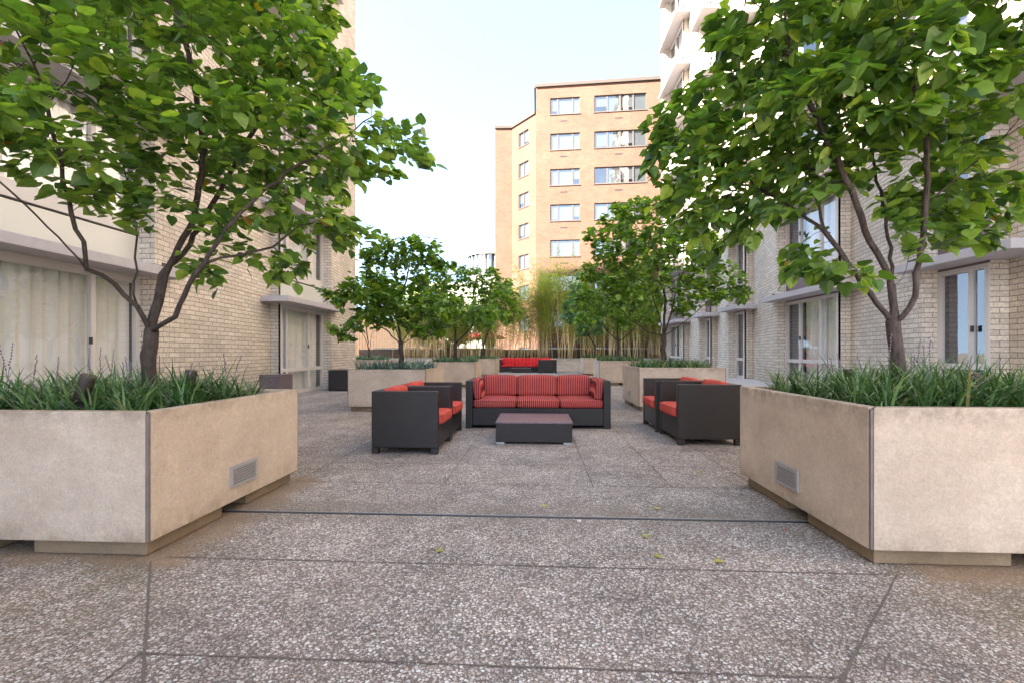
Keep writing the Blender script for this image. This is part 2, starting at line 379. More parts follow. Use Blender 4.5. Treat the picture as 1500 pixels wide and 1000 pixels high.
# ------------------------------------------------------------------ setting: ground
def sheet(name, x0, x1, y0, y1, z, mt, kind='structure'):
    b = MB(); b.face([(x0,y0,z),(x1,y0,z),(x1,y1,z),(x0,y1,z)]); o = b.build(name, mt); tag(o, kind=kind); return o
sheet('ground', -400, 400, -300, 600, -.03, M['earth'])
sheet('paving', -7.6, 9, -26, 33.5, 0, M['paving'])
tr = MB(); tr.box(4.5, 7.6, -26, 28, .004, .23); tag(tr.build('terrace', M['terrace'], bevel=.01), kind='structure')

def strip_line(b, a, c, wdt, z):
    a = Vector((*a, z)); c = Vector((*c, z)); d = (c-a).normalized(); p = Vector((-d.y, d.x, 0))
    L = (c-a).length; k = max(1, int(L/.12)); prev = None
    for i in range(k+1):
        q = a+d*L*i/k; w2 = wdt*(.5+.35*random.random()); e = p*w2*.5
        j = p*(random.random()-.5)*wdt*.35
        cur = (q-e+j, q+e+j)
        if prev: b.face([prev[0], cur[0], cur[1], prev[1]])
        prev = cur
jb = MB()
for x in (-6.0, -4.4): strip_line(jb, (x, 4.6), (x, 28), .011, .003)
for x in (-2.65, -2.05, -.78, .46, 1.10, 1.79): strip_line(jb, (x, 3.9 if x != -2.65 else 4.6), (x, 28), .011, .003)
for x in (3.2, 4.2): strip_line(jb, (x, 4.6), (x, 28), .011, .003)
for y in (1.64, 2.42, 3.9, 4.6, 5.33, 6.6, 7.9, 9.2, 10.5, 11.8, 13.1, 14.4, 15.7, 17, 18.3, 19.6, 20.9, 22.2, 23.5, 24.8, 26.1):
    if y < 4: strip_line(jb, (-1.45 if y < 2 else -2.0, y), (1.05 if y < 2 else 1.76, y), .011, .003)
    else: strip_line(jb, (-6.4, y), (4.5, y), .010, .0034)
strip_line(jb, (-2.03, 2.36), (-1.2, 1.36), .013, .0038); strip_line(jb, (1.78, 2.42), (.95, 1.56), .013, .0038)
strip_line(jb, (-1.45, 1.64), (-1.45, -3), .013, .003); strip_line(jb, (1.05, 1.64), (1.05, -3), .011, .003)
strip_line(jb, (-2.05, 3.9), (-1.3, 4.6), .010, .0038); strip_line(jb, (1.1, 4.6), (1.72, 3.9), .010, .0038)
strip_line(jb, (-6, 1.0), (-2.9, 2.35), .05, .003)
tag(jb.build('paving_joints', M['joint']), kind='structure')
ej = MB(); ej.box(-2.6, 2.3, 3.155, 3.161, .002, .005)
tag(ej.build('expansion_joint', M['metal']), 'metal expansion strip set across the paving between the two front planters', 'metal strip')
ed = MB(); ed.box(-2.6, 2.3, 3.128, 3.153, .001, .0045); eo = ed.build('rubber_gap', M['steel_dark'])
eo.parent = bpy.data.objects['expansion_joint']

# ------------------------------------------------------------------ buildings with saw-tooth bays
PITCH = 2.4
def saw_building(name, label, s, plan, wins, g, top, deep, yb, yf):
    """s=+1: courtyard face looks -x (right building). plan: xy points near->far; wins: {segment index: mullion list}"""
    root = empty(name, (s*8, 10, 0)); tag(root, label, 'building')
    off = Matrix.Translation((-s*8, -10, 0))
    def build(b, nm, mt, par=root, **k):
        if par is root: b.v = [(x-s*8, y-10, z) for x, y, z in b.v]
        o = b.build(nm, mt, par, **k)
        return o
    def shift(b): b.v = [(x-s*8, y-10, z) for x, y, z in b.v]
    wall = MB(); u = 0
    for i in range(len(plan)-1):
        a, c = plan[i], plan[i+1]; L = math.dist(a, c)
        if i not in wins:
            wall.wall(a, c, g, top, u, flip=(s > 0))
            if L > 1:                                  # long slanted wall: thin flashing line at each floor
                dx, dy = (c[0]-a[0])/L, (c[1]-a[1])/L; nx, ny = (dy, -dx) if s < 0 else (-dy, dx)
                if nx*s > 0: nx, ny = -nx, -ny
                k = 0
                while g+2.30+k*PITCH < top:
                    z = 2.47+(g*.7)+k*PITCH
                    e = .006
                    bands = MB(); A = (a[0]+nx*e, a[1]+ny*e); B = (c[0]+nx*e, c[1]+ny*e)
                    bands.face([(A[0],A[1],z-.012),(B[0],B[1],z-.012),(B[0],B[1],z+.012),(A[0],A[1],z+.012)][::(1 if s<0 else -1)])
                    bands.face([(A[0],A[1],z+.012),(B[0],B[1],z+.012),(c[0]-nx*.01,c[1]-ny*.01,z+.012),(a[0]-nx*.01,a[1]-ny*.01,z+.012)])
                    bands.face([(A[0],A[1],z-.012),(B[0],B[1],z-.012),(c[0]-nx*.01,c[1]-ny*.01,z-.012),(a[0]-nx*.01,a[1]-ny*.01,z-.012)])
                    build(bands, 'flashing', M['band'])
                    if L > 2:
                        vents = MB()
                        t0, t1 = .16/L, .42/L
                        def q(t, zz, ee=.004): return (a[0]+(c[0]-a[0])*t+nx*ee, a[1]+(c[1]-a[1])*t+ny*ee, zz)
                        vents.face([q(t0, z+.05), q(t1, z+.05), q(t1, z+.13), q(t0, z+.13)]); build(vents, 'weep_vent', M['steel_dark'])
                    k += 1
        u += L
    # closing walls, roof
    p0, p1 = plan[0], plan[-1]; xd = s*(abs(p0[0])+deep)
    wall.wall((xd, p0[1]), p0, g, top, 0, flip=(s > 0)); wall.wall(p1, (xd, p1[1]), g, top, u, flip=(s > 0))
    wall.wall((xd, p1[1]), (xd, p0[1]), g, top, 0, flip=(s > 0))
    build(wall, 'brick_wall', M['brick'])
    rf = MB(); rf.face([(x, y, top) for x, y in plan]+[(xd, p1[1], top), (xd, p0[1], top)]); build(rf, 'roof', M['roof'])
    # window columns
    for i, spec in wins.items():
        (xw, ya), (_, yb_) = plan[i], plan[i+1]
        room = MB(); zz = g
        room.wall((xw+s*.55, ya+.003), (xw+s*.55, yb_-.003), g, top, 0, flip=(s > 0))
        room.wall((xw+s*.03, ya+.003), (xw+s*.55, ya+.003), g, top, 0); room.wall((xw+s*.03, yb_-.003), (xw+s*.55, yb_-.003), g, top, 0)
        k = 0
        while g+2.33+k*PITCH < top-.2:
            hz = g*.75+2.30+k*PITCH                         # head of this storey's window
            sill = g if k == 0 else hz-1.55
            x0, x1 = (xw-.02, xw+.05) if s > 0 else (xw-.05, xw+.02)
            fr = MB(); fw = .07
            fr.box(x0, x1, ya, ya+fw, sill, hz); fr.box(x0, x1, yb_-fw, yb_, sill, hz)
            fr.box(x0, x1, ya+fw, yb_-fw, hz-.08, hz); fr.box(x0, x1, ya+fw, yb_-fw, sill, sill+.09)
            if k == 0: fr.box(x0-.006*s, x1, ya+fw, yb_-fw, sill+.60, sill+.69)
            lo = sill+.69 if k == 0 else sill+.09
            for mu in spec['mull']:
                y = ya+(yb_-ya)*mu
                fr.box(x0+.004*s, x1, y-.035, y+.035, lo, hz-.08)
                if k == 0: fr.box(x0+.004*s, x1, y-.035, y+.035, sill+.09, sill+.60)
            win = build(fr, 'window', M['frame'])
            edges = [ya+fw]+[ya+(yb_-ya)*mu for mu in spec['mull']]+[yb_-fw]
            xg = xw+s*.025
            gl = MB(); gl.wall((xg, edges[0]), (xg, edges[-1]), sill+.09, hz-.08, flip=(s > 0)); shift(gl)
            gl.build('pane', M['glass'], win)
            if k < 2 and spec['mull']:
                lt = MB(); ym = ya+(yb_-ya)*spec['mull'][-1]; lx = sorted((x0 if s > 0 else x1, (x0 if s > 0 else x1)-s*.03)); zl_ = (sill+hz)/2+.12
                lt.box(lx[0], lx[1], ym-.075, ym-.04, zl_-.05, zl_+.05); shift(lt); lt.build('latch', M['steel_dark'], win)
            if k < spec.get('full', 3) or spec.get('full', 3) > 90:
                for j in range(len(edges)-1):
                    kind = spec['fill'][j % len(spec['fill'])]
                    if kind == 'c':
                        cb = MB(); y = edges[j]-.03; ye = edges[j+1]+.03; pv = None; ph = random.random()*6
                        nseg = max(6, int((ye-y)/.035))
                        for q in range(nseg+1):
                            yy = y+(ye-y)*q/nseg
                            xx = xw+s*(.17+.028*math.sin(q*1.25+ph)+.02*math.sin(q*.47+ph*2)+.012*math.sin(q*3.1))
                            if pv: cb.face([(pv[0],pv[1],sill+.03),(xx,yy,sill+.03),(xx,yy,hz-.03),(pv[0],pv[1],hz-.03)], smooth=True)
                            pv = (xx, yy)
                        shift(cb); cb.build('curtain', M['curtain'], win, merge=True)
                    elif kind == 'b':
                        cb = MB(); cb.wall((xw+s*.12, edges[j]), (xw+s*.12, edges[j+1]), sill+.05, hz-.05, flip=(s > 0)); shift(cb)
                        cb.build('blind', M['blind'], win)
            # soffit slab closing the room between storeys, spandrel above, canopy
            room.face([(xw+s*.05, ya, hz), (xw+s*.05, yb_, hz), (xw+s*.55, yb_, hz), (xw+s*.55, ya, hz)])
            top_sp = hz+PITCH-1.55
            spb = MB(); spb.box(x0+.01, x1-.01, ya, yb_, hz+.002, min(top_sp-.16, top)-.002)
            build(spb, 'spandrel_panel', M['spandrel_light'] if k == 0 and s < 0 else M['spandrel_mauve'])
            sb = MB(); sb.box(x0-.012, x1+.012, ya, yb_, top_sp-.13, top_sp-.003); sb.box(x0-.022, x1, ya, yb_, top_sp-.085, top_sp-.06)
            build(sb, 'sill_band', M['frame'])
            xe = s*(6.42 if s > 0 else 6.02); cn = MB()
            ea, eb = (ya-spec.get('ca', .55), yb_+spec.get('cb', .38))
            wx = xw+s*.24
            cn.box(min(xe, wx), max(xe, wx), ea, eb, hz+.04, hz+.18)
            build(cn, 'canopy', M['soffit'], bevel=.008)
            k += 1
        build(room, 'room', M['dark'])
    return root

RP = [(6.66, -4.5), (7.2, -3), (6.93, -3), (6.93, -.6),
      (6.66, -.6), (7.2, 1.7), (6.93, 1.7), (6.93, 4.1), (6.66, 4.1), (7.2, 7.57), (6.93, 7.57), (6.93, 8.5), (6.66, 8.5), (7.2, 11.2), (6.93, 11.2),
      (6.93, 13.45), (6.66, 13.45), (7.2, 16.1), (6.93, 16.1), (6.93, 16.75), (6.66, 16.75), (7.2, 19.2), (6.93, 19.2), (6.93, 19.7), (6.66, 19.7),
      (7.2, 22.7), (6.93, 22.7), (6.93, 24.9), (6.66, 24.9), (6.98, 26.9)]
wr = {2: dict(mull=[.5], fill=['c', 'b'], full=1), 6: dict(mull=[.5], fill=['c', 'b'], full=2), 10: dict(mull=[.34], fill=['x', 'b'], ca=.85),
      14: dict(mull=[.3, .7], fill=['c', 'c', 'b']), 18: dict(mull=[], fill=['b']), 22: dict(mull=[], fill=['b']), 26: dict(mull=[.55], fill=['c', 'b'], full=9)}
saw_building('apartment_building', 'cream brick apartment tower along the right side with angled bays and grey canopies', 1, RP, wr, .23, 29.5, 14, 0, 0)
LP = [(-6.25, -9), (-6.78, -4.6), (-6.53, -4.6), (-6.53, -2.2),
      (-6.25, -2.2), (-6.78, 2.2), (-6.53, 2.2), (-6.53, 7.35), (-6.25, 7.35), (-6.78, 11.6), (-6.53, 11.6), (-6.53, 13.95), (-6.25, 13.95), (-6.55, 16.6)]
wl = {2: dict(mull=[.5], fill=['c', 'b'], full=1), 6: dict(mull=[.42, .845], fill=['c', 'c', 'c'], full=4), 10: dict(mull=[.12, .62], fill=['b', 'c', 'c'], full=5)}
saw_building('apartment_building', 'cream brick apartment block along the left side with wide curtained windows and a grey canopy', -1, LP, wl, 0, 20.5, 24, 0, 0)
lb_ = bpy.data.objects['apartment_building.001']
b = MB(); b.box(-20+8, -1.5, 1.5, 6.4, 20.5, 29.3); b.build('added_shade_block', M['brick'], lb_)  # unseen block added on the roof to cast shade on the far facade

# red brick block across the far end
def back_block():
    root = empty('apartment_building', (4, 34, 0)); tag(root, 'orange brick apartment block with rows of white windows closing the far end', 'building')
    def sh(b): b.v = [(x-4, y-34, z) for x, y, z in b.v]; return b
    top = 20.25
    P = [(20, 32.85), (-.1, 34.04), (-.1, 37.75), (-2.16, 40.14), (-3.62, 40.1), (-3.62, 52), (20, 52)]
    zrows = [(19.43-2.56*k, 18.24-2.56*k) for k in range(8)]
    cols = {0: [], 2: []}
    A, B = Vector((20, 32.85)), Vector((-.1, 34.04)); d = (B-A); L = d.length
    def px_t(px):                                 # where a photo column meets the facade line
        xc = (px-750)/F; r = Vector((xc*math.cos(YAW)-math.sin(YAW), xc*math.sin(YAW)+math.cos(YAW)))
        det = r.x*(-d.y)+r.y*d.x; t = (r.x*A.y-r.y*A.x)/(r.y*d.x-r.x*d.y)
        return t*L
    mains = [sorted((px_t(806), px_t(849.5))), sorted((px_t(870.5), px_t(947))), sorted((px_t(985), px_t(1030))), sorted((px_t(1060), px_t(1130)))]
    holes = {0: [(m0, m1, [.25, .75] if i % 2 == 0 else [.25, .5, .75]) for i, (m0, m1) in enumerate(mains)], 2: [(.95, 2.25, [.5])]}
    wall = MB(); u = 0; wins = []
    for i in range(len(P)):
        a = Vector(P[i]); c = Vector(P[(i+1) % len(P)]); l = (c-a).length; dd = (c-a)/l
        nrm = Vector((dd.y, -dd.x)) ;
        if i == 0: nrm = Vector((-d.y, d.x)).normalized(); nrm = nrm if nrm.y < 0 else -nrm
        if i == 2: nrm = nrm if nrm.x < 0 else -nrm
        def quad(t0, t1, z0, z1):
            p = a+dd*t0; q = a+dd*t1
            wall.face([(p.x,p.y,z0),(q.x,q.y,z0),(q.x,q.y,z1),(p.x,p.y,z1)], [(u+t0,z0),(u+t1,z0),(u+t1,z1),(u+t0,z1)])
        hs_ = sorted(holes.get(i, []))
        if not hs_: quad(0, l, -3, top)
        else:
            t = 0
            for (h0, h1, mu) in hs_:
                quad(t, h0, -3, top); zt = top
                for (za, zb) in zrows:
                    quad(h0, h1, za, zt); zt = zb
                    for tt in (h0, h1):           # reveals
                        p = a+dd*tt; q = p-nrm*.14
                        wall.face([(p.x,p.y,zb),(q.x,q.y,zb),(q.x,q.y,za),(p.x,p.y,za)], [(0,zb),(.14,zb),(.14,za),(0,za)])
                    p = a+dd*h0; q = a+dd*h1; p2 = p-nrm*.14; q2 = q-nrm*.14
                    wall.face([(p.x,p.y,za),(q.x,q.y,za),(q2.x,q2.y,za),(p2.x,p2.y,za)])
                    wall.face([(p.x,p.y,zb),(q.x,q.y,zb),(q2.x,q2.y,zb),(p2.x,p2.y,zb)])
                    wins.append((a, dd, nrm, h0, h1, za, zb, mu))
                quad(h0, h1, -3, zt); t = h1
            quad(t, l, -3, top)
        u += l
    sh(wall).build('brick_wall', M['brick_red'], root)
    rf = MB(); rf.face([(x, y, top-.02) for x, y in P]); sh(rf).build('roof', M['roof'], root)
    cp = MB()
    for i in range(4):
        a = Vector(P[i]); c = Vector(P[i+1]); dd = (c-a).normalized(); e = Vector((dd.y, -dd.x))
        pts = [a-e*.12, c-e*.12, c+e*.12, a+e*.12]
        for z0, z1 in ((top, top+.22),):
            cp.face([(p.x,p.y,z1) for p in pts]); cp.face([(p.x,p.y,z0) for p in pts])
            for k in range(4):
                p, q = pts[k], pts[(k+1) % 4]; cp.face([(p.x,p.y,z0),(q.x,q.y,z0),(q.x,q.y,z1),(p.x,p.y,z1)])
    sh(cp).build('coping', simple('brown_coping', (.085, .065, .055), .8), root)
    for (a, dd, nrm, h0, h1, za, zb, mu) in wins:
        fr = MB(); 
        def P3(t, o_, z): p = a+dd*t+nrm*o_; return (p.x, p.y, z)
        def bar(t0, t1, z0, z1, o0=-.14, o1=-.07):
            c = [P3(t0,o0,z0),P3(t1,o0,z0),P3(t1,o1,z0),P3(t0,o1,z0),P3(t0,o0,z1),P3(t1,o0,z1),P3(t1,o1,z1),P3(t0,o1,z1)]
            for idx in ((0,3,2,1),(4,5,6,7),(0,1,5,4),(1,2,6,5),(2,3,7,6),(3,0,4,7)): fr.face([c[j] for j in idx])
        bar(h0, h1, za-.06, za); bar(h0, h0+.05, zb, za-.06); bar(h1-.05, h1, zb, za-.06); bar(h0+.05, h1-.05, zb, zb+.06)
        for m_ in mu: t = h0+(h1-h0)*m_; bar(t-.045, t+.045, zb+.06, za-.06)
        bar(h0-.05, h1+.05, zb-.06, zb-.002, -.12, .05)
        w_ = sh(fr).build('window', simple('bronze_frame', (.10, .085, .075), .6) if 'bronze_frame' not in bpy.data.materials else bpy.data.materials['bronze_frame'], root)
        gl = MB(); gl.face([P3(h0,-.11,zb),P3(h1,-.11,zb),P3(h1,-.11,za),P3(h0,-.11,za)]); sh(gl).build('pane', M['glass_far'], w_)
        edges = [h0]+[h0+(h1-h0)*m_ for m_ in mu]+[h1]
        bb = MB(); dk = MB()
        for j in range(len(edges)-1):
            lo = zb+(random.choice([0, 0, 0, .15, .45, .3, 1.0]) if random.random() < .6 else 0)
            oo = -.16-.003*j
            if lo < za-.2: bb.face([P3(edges[j],oo,lo),P3(edges[j+1],oo,lo),P3(edges[j+1],oo,za),P3(edges[j],oo,za)])
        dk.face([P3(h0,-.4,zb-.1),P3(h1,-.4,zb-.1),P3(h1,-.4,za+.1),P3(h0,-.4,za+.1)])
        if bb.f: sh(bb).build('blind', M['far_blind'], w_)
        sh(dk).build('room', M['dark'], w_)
    vb = MB()
    for (za, zb) in zrows[:6]:
        for (m0, m1) in mains[:2]:
            mid = (m0+m1)/2+.1
            for kk in range(2):
                z = zb-.50-kk*.045; p = A+d/L*(mid-.28); q = A+d/L*(mid+.28); e = Vector((0, -.012))
                vb.face([(p.x,p.y-.012,z),(q.x,q.y-.012,z),(q.x,q.y-.012,z+.03),(p.x,p.y-.012,z+.03)])
    sh(vb).build('air_vent', M['steel_dark'], root)
back_block()

# white rounded tower far behind
wt = empty('white_tower', (-6.6, 66, 0)); tag(wt, 'pale rounded white tower far off, left of the orange brick block', 'building')
def cyl(b, x, y, r, z0, z1, n=40):
    for k in range(n):
        a0, a1 = 2*math.pi*k/n, 2*math.pi*(k+1)/n
        b.face([(x+r*math.cos(a0),y+r*math.sin(a0),z0),(x+r*math.cos(a1),y+r*math.sin(a1),z0),(x+r*math.cos(a1),y+r*math.sin(a1),z1),(x+r*math.cos(a0),y+r*math.sin(a0),z1)], smooth=True)
    b.face([(x+r*math.cos(2*math.pi*k/n), y+r*math.sin(2*math.pi*k/n), z1) for k in range(n)])
b = MB(); cyl(b, 0, 0, 3.2, 14.4, 16.2); cyl(b, 0, 0, 3.0, 0, 11.6); cyl(b, 0, 0, 1.6, 16.2, 17.0); b.build('tower_wall', M['stone'], wt)
b = MB(); cyl(b, 0, 0, 2.85, 11.6, 14.4); b.build('window_band', M['glass_far'], wt)
b = MB(); cyl(b, 0, 0, 2.6, 11.65, 14.35); b.build('blind', M['far_blind'], wt)
b = MB()
for k in range(20):
    a = 2*math.pi*k/20; b.tube([(2.95*math.cos(a), 2.95*math.sin(a), 11.6), (2.95*math.cos(a), 2.95*math.sin(a), 14.4)], .07, 6)
b.build('mullion', M['stone'], wt)
b = MB(); b.box(-8.5, -2.2, -1, 8, -2, 10.4); b.box(-8.7, -2.0, -1.2, 8.2, 10.4, 10.8); b.build('lower_wing', M['stone'], wt)

# ------------------------------------------------------------------ far end: low wall, parapet, fence, railing
lw = MB(); lw.box(-10, 10, 28.1, 28.4, 0, .70); o = lw.build('low_wall', M['brick'])
tag(o, 'low cream brick wall holding the bamboo bed behind the far sofa', 'low wall')
lc = MB(); lc.box(-10, 10, 28.06, 28.44, .70, .75); c_ = lc.build('coping', M['stone'], o)
bs = sheet('planting_bed', -10, 10, 28.4, 31, .62, M['soil'])
pw = MB(); pw.box(-12, 7.5, 31, 31.3, 0, 1.30); o = pw.build('parapet_wall', M['brick_brown']); tag(o, 'dark brown brick parapet wall behind the bamboo stems', 'wall')
pc = MB()
for x in (-11, -5.5, 0.3, 4.2): pc.box(x, x+3.1, 30.95, 31.35, 1.30, 1.40)
pc.build('coping', M['stone'], o)
wf = empty('wooden_fence', (-10, 32.2, 0)); tag(wf, 'tall tan board fence behind the far left trees', 'fence')
b = MB()
for k in range(34):
    hgt = 3.35+random.uniform(-.05, .05); b.box(-3.2+k*.2, -3.2+k*.2+.185, -.02, .02, .0, hgt)
b.build('board_panel', M['wood_fence'], wf)
b = MB()
for z in (.8, 2.0, 3.1): b.box(-3.2, 3.6, .02, .08, z, z+.1)
b.build('rail', M['wood_fence'], wf)
ra = empty('metal_railing', (-4.3, 31.15, 1.4)); tag(ra, 'thin pale metal railing on the parapet below the red parasols', 'railing')
b = MB()
for k in range(30): b.tube([(-2.1+k*.15, 0, 0), (-2.1+k*.15, 0, .62)], .011, 5)
b.build('baluster', M['metal'], ra)
b = MB(); b.box(-2.15, 2.3, -.025, .025, .62, .66); b.box(-2.15, 2.3, -.02, .02, .08, .11); b.build('handrail', M['metal'], ra)

def parasol(x, y, lab):
    r = empty('parasol', (x, y, 0)); tag(r, lab, 'parasol', 'red parasols beyond the parapet')
    b = MB(); n = 8; R_ = .95; za, zb = 2.5, 2.12
    for k in range(n):
        a0, a1 = 2*math.pi*k/n, 2*math.pi*(k+1)/n; p0 = (R_*math.cos(a0), R_*math.sin(a0)); p1 = (R_*math.cos(a1), R_*math.sin(a1))
        b.face([(0,0,za),(*p0,zb),(*p1,zb)]); b.face([(*p0,zb),(*p1,zb),(*p1,zb-.12),(*p0,zb-.12)])
    b.build('canopy', M['red_canvas'], r)
    b = MB(); b.tube([(0,0,0),(0,0,2.75)], .025, 8); b.build('pole', M['metal'], r)
    b = MB()
    for k in range(n):
        a = 2*math.pi*k/n; b.tube([(0,0,2.62),(R_*.97*math.cos(a),R_*.97*math.sin(a),zb)], .01, 5)
    b.build('rib', M['metal'], r)
p_ = at(702, 0, 33.5); parasol(p_.x-.2, p_.y, 'red parasol further left and partly hidden by leaves, above the railing')
p_ = at(719, 0, 32.2); parasol(p_.x, p_.y, 'red parasol nearer the brick block, above the railing')

# ------------------------------------------------------------------ planters
def planter(x0, x1, y0, y1, ztop, grille_side, label, group='square concrete planters in two rows'):
    cx, cy = (x0+x1)/2, (y0+y1)/2
    r = empty('planter', (cx, cy, 0)); tag(r, label, 'planter', group)
    X, Y = (x1-x0)/2, (y1-y0)/2; zb = .09; t = .07; g = .016
    k = t
    for P in ([(-X+g, -Y), (X-g, -Y), (X-k, -Y+k), (-X+k, -Y+k)], [(X, -Y+g), (X, Y-g), (X-k, Y-k), (X-k, -Y+k)],
              [(X-g, Y), (-X+g, Y), (-X+k, Y-k), (X-k, Y-k)], [(-X, Y-g), (-X, -Y+g), (-X+k, -Y+k), (-X+k, Y-k)]):
        b = MB(); b.face([(x, y, ztop) for x, y in P]); b.face([(x, y, zb) for x, y in P][::-1])
        for i in range(4):
            p, q = P[i], P[(i+1) % 4]; b.face([(p[0],p[1],zb), (q[0],q[1],zb), (q[0],q[1],ztop), (p[0],p[1],ztop)])
        b.build('side_panel', M['concrete'], r, bevel=.006)
    for sx in (-1, 1):
        for sy in (-1, 1):
            b = MB(); e = .004; xa, xb = sorted((sx*(X-e), sx*(X-g*1.6))); ya, yb = sorted((sy*(Y-e), sy*(Y-g*1.6)))
            b.box(xa, xb, ya, yb, zb+.003, ztop-.012); b.build('corner_strip', M['rust'], r)
    b = MB(); b.box(-X+t-.002, X-t+.002, -Y+t-.002, Y-t+.002, zb+.01, ztop-.07); b.build('soil', M['soil'], r)
    for sx in (-1, 1):
        for sy in (-1, 1):
            b = MB(); xa, xb = sorted((sx*(X-.05), sx*.13)); ya, yb = sorted((sy*(Y-.05), sy*.13))
            b.box(xa, xb, ya, yb, .004, zb-.002); b.build('foot', M['foot'], r, bevel=.006)
    gx = grille_side*X; gr = MB(); s_ = grille_side
    yc = .02 if y0 < 5 else 0; z0, z1 = .19, .335; w2 = .145
    def bx(a0, a1, b0, b1, c0, c1): gr.box(min(a0,a1), max(a0,a1), b0, b1, c0, c1)
    bx(gx, gx+s_*.014, yc-w2, yc+w2, z0, z0+.02); bx(gx, gx+s_*.014, yc-w2, yc+w2, z1-.02, z1)
    bx(gx, gx+s_*.0139, yc-w2, yc-w2+.02, z0+.02, z1-.02); bx(gx, gx+s_*.0139, yc+w2-.02, yc+w2, z0+.02, z1-.02)
    for k in range(7):
        z = z0+.026+k*.0145
        bx(gx+s_*.004, gx+s_*.011, yc-w2+.02, yc+w2-.02, z, z+.0085)
    go = gr.build('vent_grille', M['metal'], r)
    bk = MB(); bx2 = sorted((gx+s_*.001, gx+s_*.002)); bk.box(bx2[0], bx2[1], yc-w2+.01, yc+w2-.01, z0+.01, z1-.01); bk.build('grille_back', M['steel_dark'], go)
    return r

PL = [(-3.72, -2.06, 2.38, 3.95, .785, 1, 'weathered beige concrete planter in the left foreground with a steel vent on its side'),
      (-3.55, -2.06, 8.6, 10.25, .785, 1, 'second concrete planter of the left row, behind the left pair of armchairs'),
      (-3.5, -1.95, 14.7, 16.35, .80, 1, 'third concrete planter of the left row, left of the striped sofa'),
      (-3.5, -1.88, 21.3, 22.95, .82, 1, 'farthest concrete planter of the left row, beside the bright red sofa'),
      (1.70, 3.42, 2.49, 4.05, .82, -1, 'pinkish concrete planter in the right foreground with a steel vent on its side'),
      (1.89, 3.49, 8.87, 10.55, .82, -1, 'second concrete planter of the right row, behind the right pair of armchairs'),
      (2.08, 3.7, 15.9, 17.5, .82, -1, 'third concrete planter of the right row, right of the striped sofa'),
      (2.21, 3.8, 22.5, 24.1, .84, -1, 'farthest concrete planter of the right row, in front of the low brick wall'),
      (-8.3, -6.35, 19.1, 20.6, .80, 1, 'concrete planter past the corner of the left building with multi-stemmed tree')]
for p in PL: planter(*p)

# strap-leaved ground cover
def blades(b, X, Y, nt_, nb, wd, ls, hs_=1.0, flowers=0, fb=None, edge=.02):
    for _ in range(nt_):
        cx, cy = random.uniform(-X, X), random.uniform(-Y, Y); k0 = random.gauss(.45, .22)
        big = random.uniform(.75, 1.15)
        for _ in range(nb):
            a = random.uniform(0, 2*math.pi); L = ls*big*random.uniform(.6, 1.15); lean = random.uniform(.35, 1.65)
            d = Vector((math.cos(a), math.sin(a), 0)); sdv = Vector((-d.y, d.x, 0)); p = Vector((cx, cy, 0))+d*random.uniform(0, .03)
            th = lean*.35; segs = 4 if wd < .012 else 3; w_ = wd*random.uniform(.7, 1.2); pv = None; tn = min(.92, max(0, k0+random.gauss(0, .2)))
            if random.random() < .02: tn = 1
            rows = []; bad = False
            for q in range(segs+1):
                f = q/segs; ww = w_*(1-f**2.2)*.5+.0006
                rows.append((p-sdv*ww, p+sdv*ww))
                if (abs(p.x) > X+edge or abs(p.y) > Y+edge) and p.z < .085: bad = True
                th += lean*(1.2+.8*f)/segs*1.15
                p = p+(d*math.sin(th)+Vector((0, 0, 1))*math.cos(th)*hs_)*L/segs
            if not bad:
                for r0, r1 in zip(rows, rows[1:]): b.face([r0[0], r0[1], r1[1], r1[0]], smooth=True, tint=tn)
        if fb is not None and random.random() < flowers*.6:
            p = Vector((cx, cy, .05)); d = Vector((random.uniform(-.25, .25), random.uniform(-.25, .25), 1)).normalized(); L = random.uniform(.26, .42)
            fb.tube([p, p+d*L*.6], .0018, 4)
            for q in range(9):
                c = p+d*L*(.6+.045*q); fb.tube([c+Vector((random.uniform(-.006,.006), random.uniform(-.006,.006), 0)), c+d*.012], [.006*(1-q*.07), .003], 5)
            
cover_info = [('dark green strap leaves filling the left foreground planter', 0), ('bluish strap leaves filling the second planter of the left row', 1),
              ('strap leaves filling the third planter of the left row', 2), ('strap leaves filling the farthest planter of the left row', 3),
              ('dark green strap leaves filling the right foreground planter', 4), ('strap leaves filling the second planter of the right row', 5),
              ('strap leaves filling the third planter of the right row', 6), ('strap leaves filling the farthest planter of the right row', 7),
              ('strap leaves filling the planter past the corner of the left building', 8)]
for lab, i in cover_info:
    x0, x1, y0, y1, zt = PL[i][:5]; near = i in (0, 4); X, Y = (x1-x0)/2-(.15 if near else .1), (y1-y0)/2-(.15 if near else .1)
    b = MB(); fb = MB() if near else None
    if near: blades(b, X, Y, 250, 22, .0115,   .36 if i == 4 else .32, 1, .10, fb, .06)
    elif i in (1, 5): blades(b, X, Y, 230, 16, .020, .30)
    else: blades(b, X, Y, 170, 13, .028, .30)
    o = b.build('ground_cover', M['grass_blue' if i == 1 else 'grass']); o.location = ((x0+x1)/2, (y0+y1)/2, zt-.07); tag(o, lab, 'plants', kind='stuff')
    if near: fb.build('flower_spike', M['flower'], o)['kind'] = 'stuff'

